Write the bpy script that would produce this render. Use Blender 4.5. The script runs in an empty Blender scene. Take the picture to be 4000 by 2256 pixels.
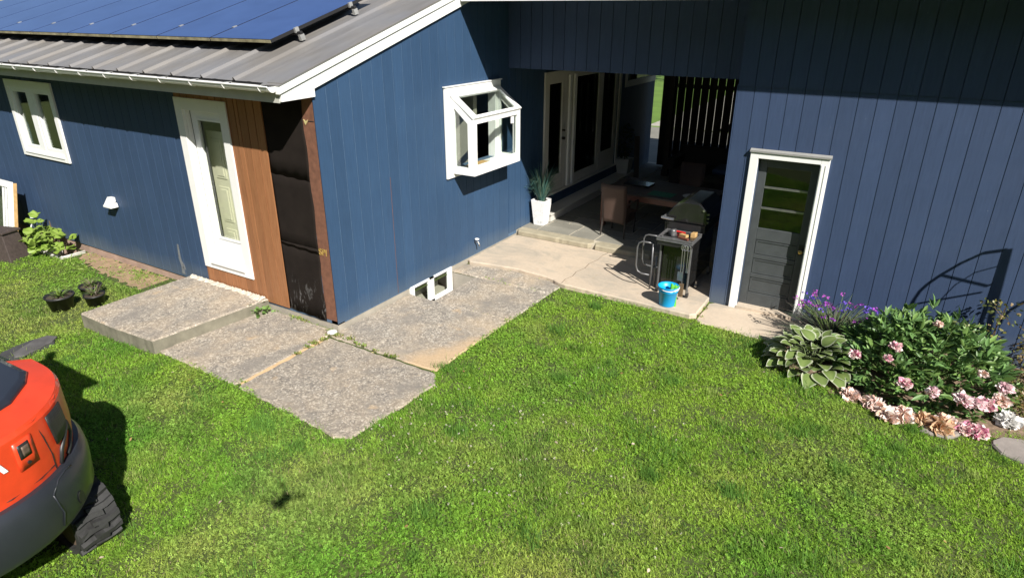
import bpy, bmesh, math, random
import numpy as np
from mathutils import Vector, Matrix
random.seed(7); RNG = np.random.default_rng(11)
sc = bpy.context.scene
col = sc.collection
PI = math.pi

# ------------------------------------------------------------------ camera
CAM = Vector((6.0304, -5.4694, 3.8596))
FW = Vector((-0.47496355, 0.78709834, -0.39355537)); RT = Vector((0.8555703, 0.51767911, 0.00279417)); UP = Vector((-0.20593468, 0.33538715, 0.91929667))
cd = bpy.data.cameras.new('camera'); cam = bpy.data.objects.new('camera', cd); col.objects.link(cam)
cd.sensor_fit = 'HORIZONTAL'; cd.sensor_width = 36; cd.lens = 22.665; cd.clip_start = 0.05; cd.clip_end = 2000
m = Matrix((RT, UP, -FW)).transposed().to_4x4(); m.translation = CAM
cam.matrix_world = m
sc.camera = cam
# ------------------------------------------------------------------ sky and sun
SD = Vector((-0.6405, 0.4442, -0.6264)).normalized()
w = bpy.data.worlds.new('World'); sc.world = w; w.use_nodes = True
nt = w.node_tree; bg = nt.nodes['Background']
sky = nt.nodes.new('ShaderNodeTexSky'); sky.sky_type = 'NISHITA'; sky.sun_disc = False
sky.sun_elevation = math.radians(38.8); sky.sun_rotation = math.atan2(-SD.x, -SD.y)
sky.air_density = 1.0; sky.dust_density = 0.6; sky.ozone_density = 1.2
nt.links.new(sky.outputs[0], bg.inputs[0]); bg.inputs[1].default_value = 0.05
sl = bpy.data.lights.new('sun', 'SUN'); sl.energy = 5.0; sl.angle = math.radians(0.53); sl.color = (1.0, 0.955, 0.88)
so = bpy.data.objects.new('sun', sl); col.objects.link(so)
so.rotation_euler = SD.to_track_quat('-Z', 'Y').to_euler(); so.location = (10, -8, 12)
sc.view_settings.view_transform = 'Standard'; sc.view_settings.look = 'None'
sc.view_settings.exposure = 0.7; sc.view_settings.gamma = 1.0
try: sc.view_settings.use_curve_mapping = False
except Exception: pass
sc.render.engine = 'CYCLES'
sc.cycles.max_bounces = 8; sc.cycles.transparent_max_bounces = 16
sc.cycles.use_denoising = True

# ------------------------------------------------------------------ materials
MATS = {}
def newmat(name):
    m = bpy.data.materials.new(name); m.use_nodes = True
    nt = m.node_tree; b = nt.nodes['Principled BSDF']
    MATS[name] = m
    return m, nt, b
def node(nt, t, **kw):
    n = nt.nodes.new(t)
    for k, v in kw.items():
        if k.startswith('_'): setattr(n, k[1:], v)
        else: n.inputs[k].default_value = v
    return n
def ramp(nt, fac, stops):
    r = nt.nodes.new('ShaderNodeValToRGB'); e = r.color_ramp.elements
    e[0].position = stops[0][0]; e[0].color = (*stops[0][1], 1)
    e[1].position = stops[-1][0]; e[1].color = (*stops[-1][1], 1)
    for p, c in stops[1:-1]:
        x = e.new(p); x.color = (*c, 1)
    nt.links.new(fac, r.inputs[0]); return r.outputs[0]
def mixc(nt, fac, a, b, mode='MIX'):
    x = nt.nodes.new('ShaderNodeMix'); x.data_type = 'RGBA'; x.blend_type = mode
    for s, v in ((x.inputs[0], fac), (x.inputs[6], a), (x.inputs[7], b)):
        if hasattr(v, 'is_output'): nt.links.new(v, s)
        elif isinstance(v, (int, float)): s.default_value = v
        else: s.default_value = (*v, 1)
    return x.outputs[2]
def mathn(nt, op, a, b=0.0, clamp=False):
    x = nt.nodes.new('ShaderNodeMath'); x.operation = op; x.use_clamp = clamp
    for s, v in ((x.inputs[0], a), (x.inputs[1], b)):
        if hasattr(v, 'is_output'): nt.links.new(v, s)
        else: s.default_value = v
    return x.outputs[0]
def coords(nt, scale=None):
    t = nt.nodes.new('ShaderNodeTexCoord').outputs['Object']
    if scale is None: return t
    mp = nt.nodes.new('ShaderNodeMapping'); mp.inputs['Scale'].default_value = scale
    nt.links.new(t, mp.inputs[0]); return mp.outputs[0]
def noise(nt, vec, scale, detail=4, rough=.55, dist=0.):
    n = nt.nodes.new('ShaderNodeTexNoise'); n.inputs['Scale'].default_value = scale; n.inputs['Detail'].default_value = detail
    n.inputs['Roughness'].default_value = rough; n.inputs['Distortion'].default_value = dist
    nt.links.new(vec, n.inputs['Vector']); return n.outputs['Fac']
def voro(nt, vec, scale, feature='F1'):
    n = nt.nodes.new('ShaderNodeTexVoronoi'); n.feature = feature; n.inputs['Scale'].default_value = scale
    nt.links.new(vec, n.inputs['Vector']); return n
def bump(nt, b, h, strength=.3, dist=.01):
    x = nt.nodes.new('ShaderNodeBump'); x.inputs['Strength'].default_value = strength; x.inputs['Distance'].default_value = dist
    nt.links.new(h, x.inputs['Height']); nt.links.new(x.outputs[0], b.inputs['Normal'])
def mul(c, k): return tuple(v * k for v in c)
def M(name, c, rough=.6, var=.12, vs=6., metallic=0., spec=.5, bs=0., bscale=60., orand=0., stretch=None, coat=0.):
    m, nt, b = newmat(name)
    v = coords(nt, stretch)
    n1 = noise(nt, v, vs, 5, .6)
    cc = ramp(nt, n1, [(.28, mul(c, 1 - var)), (.72, mul(c, 1 + var))])
    if orand:
        oi = nt.nodes.new('ShaderNodeObjectInfo').outputs['Random']
        f = mathn(nt, 'MULTIPLY_ADD', oi, orand * 2); nt.nodes[-1].inputs[2].default_value = 1 - orand
        hsv = nt.nodes.new('ShaderNodeHueSaturation'); nt.links.new(f, hsv.inputs['Value']); nt.links.new(cc, hsv.inputs['Color']); cc = hsv.outputs[0]
    nt.links.new(cc, b.inputs['Base Color'])
    b.inputs['Roughness'].default_value = rough; b.inputs['Metallic'].default_value = metallic
    b.inputs['Specular IOR Level'].default_value = spec; b.inputs['Coat Weight'].default_value = coat
    if bs: bump(nt, b, noise(nt, v, bscale, 4, .6), bs, .006)
    return m

def siding_mat(name, c, dirt=0.0):
    m, nt, b = newmat(name)
    v = coords(nt); vv = coords(nt, (14, 14, 1.2))
    n1 = noise(nt, v, 1.1, 4, .6); n2 = noise(nt, vv, 3.0, 5, .65)
    cc = ramp(nt, n1, [(.3, mul(c, .88)), (.7, mul(c, 1.1))])
    fd_ = noise(nt, coords(nt, (.35, .35, .9)), 2.2, 5, .7); cc = mixc(nt, mathn(nt, 'MULTIPLY', mathn(nt, 'SUBTRACT', fd_, .5, True), 2.0, True), cc, mul((c[0] * 1.35, c[1] * 1.15, c[2]), 1.12))
    cc = mixc(nt, .5, cc, ramp(nt, n2, [(.3, mul(c, .8)), (.7, mul(c, 1.18))]))
    oi = nt.nodes.new('ShaderNodeObjectInfo').outputs['Random']
    f = mathn(nt, 'MULTIPLY_ADD', oi, .12); nt.nodes[-1].inputs[2].default_value = .94
    hsv = nt.nodes.new('ShaderNodeHueSaturation'); nt.links.new(f, hsv.inputs['Value']); nt.links.new(cc, hsv.inputs['Color']); cc = hsv.outputs[0]
    # faint scuffs and specks
    sp = voro(nt, v, 9.0).outputs['Distance']
    spk = mathn(nt, 'LESS_THAN', sp, .035); n3 = noise(nt, v, 2.3, 2)
    spk = mathn(nt, 'MULTIPLY', spk, mathn(nt, 'GREATER_THAN', n3, .56))
    cc = mixc(nt, mathn(nt, 'MULTIPLY', spk, .35), cc, (.32, .36, .4))
    # rain-splash dust low on the boards, uneven
    sep = nt.nodes.new('ShaderNodeSeparateXYZ'); nt.links.new(v, sep.inputs[0])
    n4 = noise(nt, v, .8, 4, .6)
    hgt = mathn(nt, 'SUBTRACT', mathn(nt, 'MULTIPLY', n4, 1.1 if dirt > .5 else .5), sep.outputs[2])
    dm = mathn(nt, 'MULTIPLY', mathn(nt, 'MULTIPLY', hgt, 2.2, True), dirt)
    cc = mixc(nt, dm, cc, (.20, .22, .20))
    nt.links.new(cc, b.inputs['Base Color']); b.inputs['Roughness'].default_value = .62; b.inputs['Specular IOR Level'].default_value = .35
    bump(nt, b, n2, .25, .004)
    return m
BLUE = (.029, .067, .136)
siding_mat('blue_paint', BLUE, .35)
siding_mat('blue_paint_dusty', (.033, .063, .126), .45)
siding_mat('blue_paint_garage', (.036, .060, .122), .40)
M('groove', (.05, .075, .12), .8, .1)
M('groove_sunlit', (.075, .13, .21), .8, .25, 25.)  # lighter blue stands in for sun catching the groove edges
M('white_paint', (.80, .80, .78), .45, .03, 3., bs=.05)
M('white_dirty', (.62, .60, .55), .5, .06, 2., bs=.04)
M('vinyl_white', (.82, .83, .83), .3, .02)
M('grey_door_paint', (.056, .063, .067), .5, .12, 8., bs=.05)
M('black_metal', (.018, .018, .019), .42, .25, 10.)
M('black_gloss', (.014, .014, .014), .16, .25, 6., coat=.3)
M('black_plastic', (.022, .022, .023), .45, .2, 14.)
M('grey_metal', (.30, .30, .30), .35, .2, 20., metallic=.8)
M('grey_tube', (.16, .16, .165), .4, .2, 20., metallic=.5)
M('dark_interior', (.10, .095, .085), .9, .1)
M('interior_beige', (.42, .39, .33), .8, .08)
M('cream_door', (.72, .71, .58), .45, .04)
M('brass', (.55, .38, .12), .3, .1, metallic=.9)
M('dark_knob', (.02, .018, .016), .35, .1)
M('foundation', (.36, .25, .20), .9, .28, 3., bs=.5, bscale=30)
M('foundation_grey', (.34, .31, .26), .9, .2, 3., bs=.5, bscale=30)
M('soffit_paint', (.50, .50, .45), .6, .08)
M('gutter_white', (.80, .80, .79), .3, .03)
M('osb', (.17, .075, .045), .85, .3, 12., bs=.35, bscale=40)
M('tape_pale', (.52, .44, .20), .8)
M('yellow_mark', (.45, .31, .07), .7, .2)
M('ridge_dark', (.012, .012, .013), .8)
M('weathered_wood', (.045, .035, .028), .85, .3, 9., bs=.4)
M('post_wood', (.06, .05, .042), .8, .25, 9.)
M('mahogany', (.15, .055, .035), .42, .35, 5., stretch=(1, 8, 8))
M('wicker', (.17, .10, .072), .65, .3, 40.)
M('wicker_dark', (.03, .024, .02), .7, .3, 40.)
M('cushion_blue', (.08, .12, .22), .9, .1)
M('bucket_blue', (.0, .32, .68), .38, .05, 4.)
M('rag_green', (.10, .42, .04), .9, .25, 30., bs=.4)
M('red_plastic', (.6, .02, .015), .35, .1)
M('scrap_wood', (.52, .33, .14), .7, .25, 12.)
M('steel', (.45, .45, .45), .3, .15, metallic=.9)
M('placemat_green', (.04, .18, .12), .8, .3, 14.)
M('plate_white', (.62, .62, .65), .3, .1)
M('slate', (.105, .10, .10), .75, .35, 5., bs=.4, bscale=20)
M('slate_dark', (.05, .05, .052), .75, .35, 5., bs=.4, bscale=20)
M('flagstone', (.25, .22, .20), .85, .22, 5., bs=.4, bscale=25)
M('rubber', (.028, .028, .028), .75, .35, 9., bs=.5, bscale=30)
M('machine_orange', (.66, .055, .016), .42, .14, 5., coat=.18)
M('machine_grey', (.021, .024, .031), .38, .14, 4., coat=.15)
M('machine_dark', (.02, .022, .03), .3, .15, 4., coat=.3)
M('machine_mesh', (.018, .018, .018), .5, .2)
M('rust_steel', (.17, .12, .09), .6, .35, 12., metallic=.4)
M('letter_white', (.8, .8, .82), .4, .02)
M('stem_green', (.10, .15, .04), .7, .2)
M('stem_brown', (.13, .085, .045), .8, .3)
M('potting_soil', (.06, .045, .03), .95, .3, 30., bs=.6)
M('pebble_white', (.72, .69, .64), .7, .1)
M('asphalt', (.10, .10, .10), .9, .1)
M('bark', (.10, .075, .05), .9, .3, 9., bs=.6)
M('clover_white', (.72, .68, .60), .8, .1)
M('drone_grey', (.12, .12, .125), .5)
M('panel_frame', (.30, .27, .16), .55, .55, 7.)
M('clip_metal', (.55, .55, .53), .4, .2, metallic=.6)
M('box_brown', (.055, .04, .036), .7, .3, 20., bs=.4)

def m_cedar():
    m, nt, b = newmat('cedar')
    v = coords(nt, (9, 9, .7)); n1 = noise(nt, v, 4, 6, .65, .6); n2 = noise(nt, coords(nt), 1.5, 3)
    cc = ramp(nt, n1, [(.25, (.20, .088, .038)), (.5, (.285, .130, .058)), (.75, (.35, .165, .078))])
    cc = mixc(nt, mathn(nt, 'MULTIPLY', n2, .35), cc, (.27, .092, .028))
    oi = nt.nodes.new('ShaderNodeObjectInfo').outputs['Random']
    f = mathn(nt, 'MULTIPLY_ADD', oi, .36); nt.nodes[-1].inputs[2].default_value = .8
    hsv = nt.nodes.new('ShaderNodeHueSaturation'); nt.links.new(f, hsv.inputs['Value']); nt.links.new(cc, hsv.inputs['Color'])
    nt.links.new(hsv.outputs[0], b.inputs['Base Color']); b.inputs['Roughness'].default_value = .6
    bump(nt, b, n1, .2, .003)
m_cedar()
def m_felt():
    m, nt, b = newmat('tar_paper')
    v = coords(nt); n1 = noise(nt, v, 3, 5, .65); n2 = noise(nt, coords(nt, (.6, 1, 12)), 6, 4)
    cc = ramp(nt, n1, [(.3, (.0115, .009, .0078)), (.7, (.021, .0165, .014))])
    cc = mixc(nt, mathn(nt, 'MULTIPLY', n2, .35), cc, (.021, .0165, .0145))
    sep = nt.nodes.new('ShaderNodeSeparateXYZ'); nt.links.new(v, sep.inputs[0])
    # pale efflorescence scuffs low on the sheet
    n3 = noise(nt, coords(nt, (7, 7, 2.6)), 1.6, 5, .7, 1.)
    low = mathn(nt, 'SUBTRACT', .62, sep.outputs[2], True)
    sm = mathn(nt, 'MULTIPLY', mathn(nt, 'MULTIPLY', mathn(nt, 'SUBTRACT', n3, .56, True), 7., True), low, True)
    cc = mixc(nt, sm, cc, (.42, .42, .42))
    nt.links.new(cc, b.inputs['Base Color']); b.inputs['Roughness'].default_value = 1.; b.inputs['Specular IOR Level'].default_value = .1
m_felt()
def m_aggregate(name, tan=.35, k=1.0, sand=False):
    m, nt, b = newmat(name)
    v = coords(nt)
    vd = nt.nodes.new('ShaderNodeVectorMath'); vd.operation = 'ADD'
    nz = nt.nodes.new('ShaderNodeTexNoise'); nz.inputs['Scale'].default_value = 9.; nt.links.new(v, nz.inputs['Vector'])
    sc_ = nt.nodes.new('ShaderNodeVectorMath'); sc_.operation = 'SCALE'; sc_.inputs['Scale'].default_value = .06
    nt.links.new(nz.outputs['Color'], sc_.inputs[0]); nt.links.new(v, vd.inputs[0]); nt.links.new(sc_.outputs[0], vd.inputs[1])
    vo = voro(nt, vd.outputs[0], 50.)
    vo2 = voro(nt, vd.outputs[0], 21.)
    sepc = nt.nodes.new('ShaderNodeSeparateColor'); nt.links.new(vo.outputs['Color'], sepc.inputs[0])
    sepd = nt.nodes.new('ShaderNodeSeparateColor'); nt.links.new(vo2.outputs['Color'], sepd.inputs[0])
    g = lambda a: (a[0] * k * 1.0, a[1] * k * .99, a[2] * k * .96)
    pe = ramp(nt, sepc.outputs[0], [(0, g((.075, .07, .068))), (.3, g((.17, .155, .14))), (.62, g((.27, .24, .205))), (.86, g((.40, .35, .29))), (1, g((.58, .54, .48)))])
    pe2 = ramp(nt, sepd.outputs[1], [(0, g((.13, .12, .115))), (.5, g((.25, .225, .195))), (1, g((.40, .36, .31)))])
    cc = mixc(nt, .40, pe, pe2); cc = mixc(nt, .10, cc, g((.27, .235, .19)))
    dk = mathn(nt, 'GREATER_THAN', vo.outputs['Distance'], .6)
    cc = mixc(nt, mathn(nt, 'MULTIPLY', dk, .5), cc, g((.13, .115, .10)))
    big = noise(nt, v, 1.3, 5, .62); med = noise(nt, v, 5.5, 4, .6)
    cc = mixc(nt, mathn(nt, 'MULTIPLY', mathn(nt, 'SUBTRACT', big, .42, True), 2.6 * tan, True), cc, g((.46, .35, .23)))
    dkm = noise(nt, v, 1.9, 5, .65); cc = mixc(nt, mathn(nt, 'MULTIPLY', mathn(nt, 'SUBTRACT', .50, dkm, True), 5.0, True), cc, g((.17, .155, .14)))
    spt_ = noise(nt, v, 3.3, 3, .5); cc = mixc(nt, mathn(nt, 'MULTIPLY', mathn(nt, 'SUBTRACT', spt_, .655, True), 5., True), cc, g((.44, .31, .18)))
    wh = voro(nt, v, 11.); wf = mathn(nt, 'LESS_THAN', wh.outputs['Distance'], .07); cc = mixc(nt, mathn(nt, 'MULTIPLY', wf, .8), cc, (.66, .62, .56))
    # worn, paste-covered patches
    cc = mixc(nt, mathn(nt, 'MULTIPLY', mathn(nt, 'SUBTRACT', med, .56, True), 2.4, True), cc, g((.26, .235, .205)))
    if sand:
        sp3 = nt.nodes.new('ShaderNodeSeparateXYZ'); nt.links.new(v, sp3.inputs[0])
        q = mathn(nt, 'SUBTRACT', mathn(nt, 'SUBTRACT', sp3.outputs[0], mathn(nt, 'MULTIPLY', sp3.outputs[1], .45)), 1.32)
        q = mathn(nt, 'ADD', q, mathn(nt, 'MULTIPLY', noise(nt, v, 4., 5, .65), .5))
        q = mathn(nt, 'MULTIPLY', mathn(nt, 'SUBTRACT', q, .14, True), 3.2, True)
        fn = noise(nt, v, 45., 3, .7); cc = mixc(nt, q, cc, ramp(nt, fn, [(.3, (.42, .30, .18)), (.7, (.56, .41, .26))]))
    nt.links.new(cc, b.inputs['Base Color']); b.inputs['Roughness'].default_value = .9
    hh = mathn(nt, 'SUBTRACT', 1.0, vo.outputs['Distance'])
    bump(nt, b, hh, .45, .007)
m_aggregate('aggregate', .55, 1.30); m_aggregate('aggregate_tan', 1.0, 1.38); m_aggregate('aggregate_grey', .45, 1.24); m_aggregate('aggregate_sandy', .55, 1.30, True)
def m_smooth():
    m, nt, b = newmat('smooth_concrete')
    v = coords(nt); a = noise(nt, v, 1.0, 5, .65, .4); c = noise(nt, v, 30, 4, .7); d = noise(nt, v, 2.6, 4, .6)
    cc = ramp(nt, a, [(.25, (.40, .345, .28)), (.5, (.54, .44, .335)), (.75, (.60, .49, .375))])
    cc = mixc(nt, mathn(nt, 'MULTIPLY', mathn(nt, 'SUBTRACT', d, .55, True), 4., True), cc, (.31, .285, .245))
    cc = mixc(nt, .22, cc, ramp(nt, c, [(.3, (.26, .22, .17)), (.7, (.58, .5, .4))]))
    st_ = noise(nt, coords(nt, (.7, 1.6, 1)), 1.3, 5, .7, .8); cc = mixc(nt, mathn(nt, 'MULTIPLY', mathn(nt, 'SUBTRACT', st_, .50, True), 5., True), cc, (.33, .30, .25))
    st2 = noise(nt, v, 5., 5, .7, 1.2); cc = mixc(nt, mathn(nt, 'MULTIPLY', mathn(nt, 'SUBTRACT', st2, .60, True), 4., True), cc, (.40, .26, .15))
    # rust-brown specks
    sp = voro(nt, v, 14.); lt = mathn(nt, 'LESS_THAN', sp.outputs['Distance'], .05)
    cc = mixc(nt, mathn(nt, 'MULTIPLY', lt, .5), cc, (.22, .10, .04))
    nt.links.new(cc, b.inputs['Base Color']); b.inputs['Roughness'].default_value = .88
    bump(nt, b, c, .25, .004)
m_smooth()
def m_bluestone():
    m, nt, b = newmat('bluestone')
    v = coords(nt); a = noise(nt, v, 2.2, 5, .6); c = noise(nt, v, 40, 3, .6)
    cc = ramp(nt, a, [(.3, (.165, .16, .135)), (.7, (.235, .225, .19))])
    cc = mixc(nt, .18, cc, ramp(nt, c, [(.3, (.11, .105, .09)), (.7, (.32, .3, .26))]))
    oi = nt.nodes.new('ShaderNodeObjectInfo').outputs['Random']
    f = mathn(nt, 'MULTIPLY_ADD', oi, .3); nt.nodes[-1].inputs[2].default_value = .85
    hsv = nt.nodes.new('ShaderNodeHueSaturation'); nt.links.new(f, hsv.inputs['Value']); nt.links.new(cc, hsv.inputs['Color'])
    nt.links.new(hsv.outputs[0], b.inputs['Base Color']); b.inputs['Roughness'].default_value = .75; bump(nt, b, a, .3, .006)
m_bluestone()
M('crack_dark', (.14, .10, .07), .95, .3, 20.)
M('reflection_pale', (.5, .5, .46), .8, .1)
M('step_side', (.185, .172, .130), .9, .25, 6., bs=.4, bscale=25)
M('table_top', (.060, .045, .040), .5, .25, 5., stretch=(1, 8, 8))
M('cap_grey', (.26, .26, .25), .7, .12, 6.)
M('smear_grey', (.17, .18, .19), .8, .35, 20.)
M('mortar_pale', (.52, .47, .39), .95, .25, 25., bs=.7, bscale=50)
M('mortar', (.48, .43, .34), .9, .15, 20., bs=.4)
M('sandstone_edge', (.34, .30, .215), .9, .2, 5., bs=.6, bscale=18)
M('sand', (.60, .41, .23), .95, .12, 8., bs=.4, bscale=80)
def m_soil():
    m, nt, b = newmat('soil_ground')
    v = coords(nt); a = noise(nt, v, .8, 5, .6); c = noise(nt, v, 18, 5, .7)
    cc = ramp(nt, a, [(.35, (.045, .075, .012)), (.65, (.065, .095, .016))])
    cc = mixc(nt, .4, cc, ramp(nt, c, [(.3, (.028, .042, .010)), (.7, (.095, .10, .032))]))
    nt.links.new(cc, b.inputs['Base Color']); b.inputs['Roughness'].default_value = .95; bump(nt, b, c, .6, .02)
m_soil()
M('bare_soil', (.30, .205, .125), .95, .3, 7., bs=.7, bscale=35)
M('mulch', (.20, .14, .095), .95, .4, 20., bs=.8, bscale=40)
M('gravel_pale', (.34, .32, .27), .95, .2, 5.)
M('far_grass', (.10, .18, .022), .9, .3, .7)
def m_roof():
    m, nt, b = newmat('metal_roof')
    v = coords(nt); a = noise(nt, coords(nt, (1.5, .35, .35)), 3.5, 4, .6); c = noise(nt, v, 1.1, 4)
    cc = ramp(nt, a, [(.3, (.215, .20, .185)), (.7, (.28, .265, .25))])
    cc = mixc(nt, mathn(nt, 'MULTIPLY', mathn(nt, 'SUBTRACT', c, .45, True), 2., True), cc, (.235, .245, .275))
    nt.links.new(cc, b.inputs['Base Color']); b.inputs['Roughness'].default_value = .42; b.inputs['Metallic'].default_value = .25
m_roof()
def m_solar():
    m, nt, b = newmat('solar_glass')
    v = coords(nt); a = noise(nt, v, 1.6, 4, .6)
    cc = ramp(nt, a, [(.3, (.032, .066, .205)), (.7, (.044, .088, .255))])
    nt.links.new(cc, b.inputs['Base Color']); b.inputs['Roughness'].default_value = .28; b.inputs['Coat Weight'].default_value = .35; b.inputs['Coat Roughness'].default_value = .2
m_solar()
def m_glass(name, tint, refl=1.0):
    m, nt, b = newmat(name)
    nt.nodes.remove(b); out = nt.nodes['Material Output']
    t = nt.nodes.new('ShaderNodeBsdfTransparent'); t.inputs[0].default_value = (*tint, 1)
    g = nt.nodes.new('ShaderNodeBsdfGlossy'); g.inputs['Roughness'].default_value = .02; g.inputs[0].default_value = (.95, .97, .96, 1)
    lw_ = nt.nodes.new('ShaderNodeLayerWeight'); lw_.inputs[0].default_value = .5
    f = mathn(nt, 'MULTIPLY', mathn(nt, 'MULTIPLY_ADD', mathn(nt, 'POWER', lw_.outputs['Facing'], 5.), .96), refl, True)
    nt.nodes[-2].inputs[2].default_value = .04
    mx = nt.nodes.new('ShaderNodeMixShader'); nt.links.new(f, mx.inputs[0]); nt.links.new(t.outputs[0], mx.inputs[1]); nt.links.new(g.outputs[0], mx.inputs[2])
    nt.links.new(mx.outputs[0], out.inputs[0])
m_glass('glass', (.90, .93, .90), 2.2); m_glass('glass_green', (.97, .98, .95), 1.5); m_glass('glass_clear', (.95, .97, .95), .8); m_glass('glass_dark', (.6, .62, .58), 1.5)
def m_leaf(name, attr, trans=.3, rough=.5, spec=.3):
    m, nt, b = newmat(name)
    out = nt.nodes['Material Output']
    at = nt.nodes.new('ShaderNodeAttribute'); at.attribute_name = attr
    nt.links.new(at.outputs['Color'], b.inputs['Base Color']); b.inputs['Roughness'].default_value = rough; b.inputs['Specular IOR Level'].default_value = spec
    tr = nt.nodes.new('ShaderNodeBsdfTranslucent'); nt.links.new(at.outputs['Color'], tr.inputs[0])
    mx = nt.nodes.new('ShaderNodeMixShader'); mx.inputs[0].default_value = trans
    nt.links.new(b.outputs[0], mx.inputs[1]); nt.links.new(tr.outputs[0], mx.inputs[2]); nt.links.new(mx.outputs[0], out.inputs[0])
m_leaf('grass_blade', 'tint', .45, .7, .0); m_leaf('leaf', 'tint', .22, .42, .4); m_leaf('petal', 'tint', .25, .7, .1)
def m_marble():
    m, nt, b = newmat('marble')
    v = coords(nt); a = noise(nt, v, 2.6, 4, .5, 1.6)
    cc = ramp(nt, a, [(.0, (.82, .82, .82)), (.488, (.82, .82, .82)), (.5, (.5, .5, .51)), (.512, (.82, .82, .82)), (1, (.82, .82, .82))])
    nt.links.new(cc, b.inputs['Base Color']); b.inputs['Roughness'].default_value = .3
m_marble()
def m_weave(name, c):
    m, nt, b = newmat(name)
    v = coords(nt)
    w1 = nt.nodes.new('ShaderNodeTexWave'); w1.inputs['Scale'].default_value = 28; w1.bands_direction = 'Z'; nt.links.new(v, w1.inputs['Vector'])
    w2 = nt.nodes.new('ShaderNodeTexWave'); w2.inputs['Scale'].default_value = 18; w2.bands_direction = 'X'; nt.links.new(v, w2.inputs['Vector'])
    h = mathn(nt, 'MULTIPLY', w1.outputs['Fac'], w2.outputs['Fac']); n = noise(nt, v, 25, 3)
    cc = ramp(nt, h, [(0, mul(c, .45)), (.6, mul(c, 1.15))]); cc = mixc(nt, mathn(nt, 'MULTIPLY', n, .3), cc, mul(c, .5))
    nt.links.new(cc, b.inputs['Base Color']); b.inputs['Roughness'].default_value = .6; bump(nt, b, h, .6, .006)
m_weave('weave', (.12, .072, .055))

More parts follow.
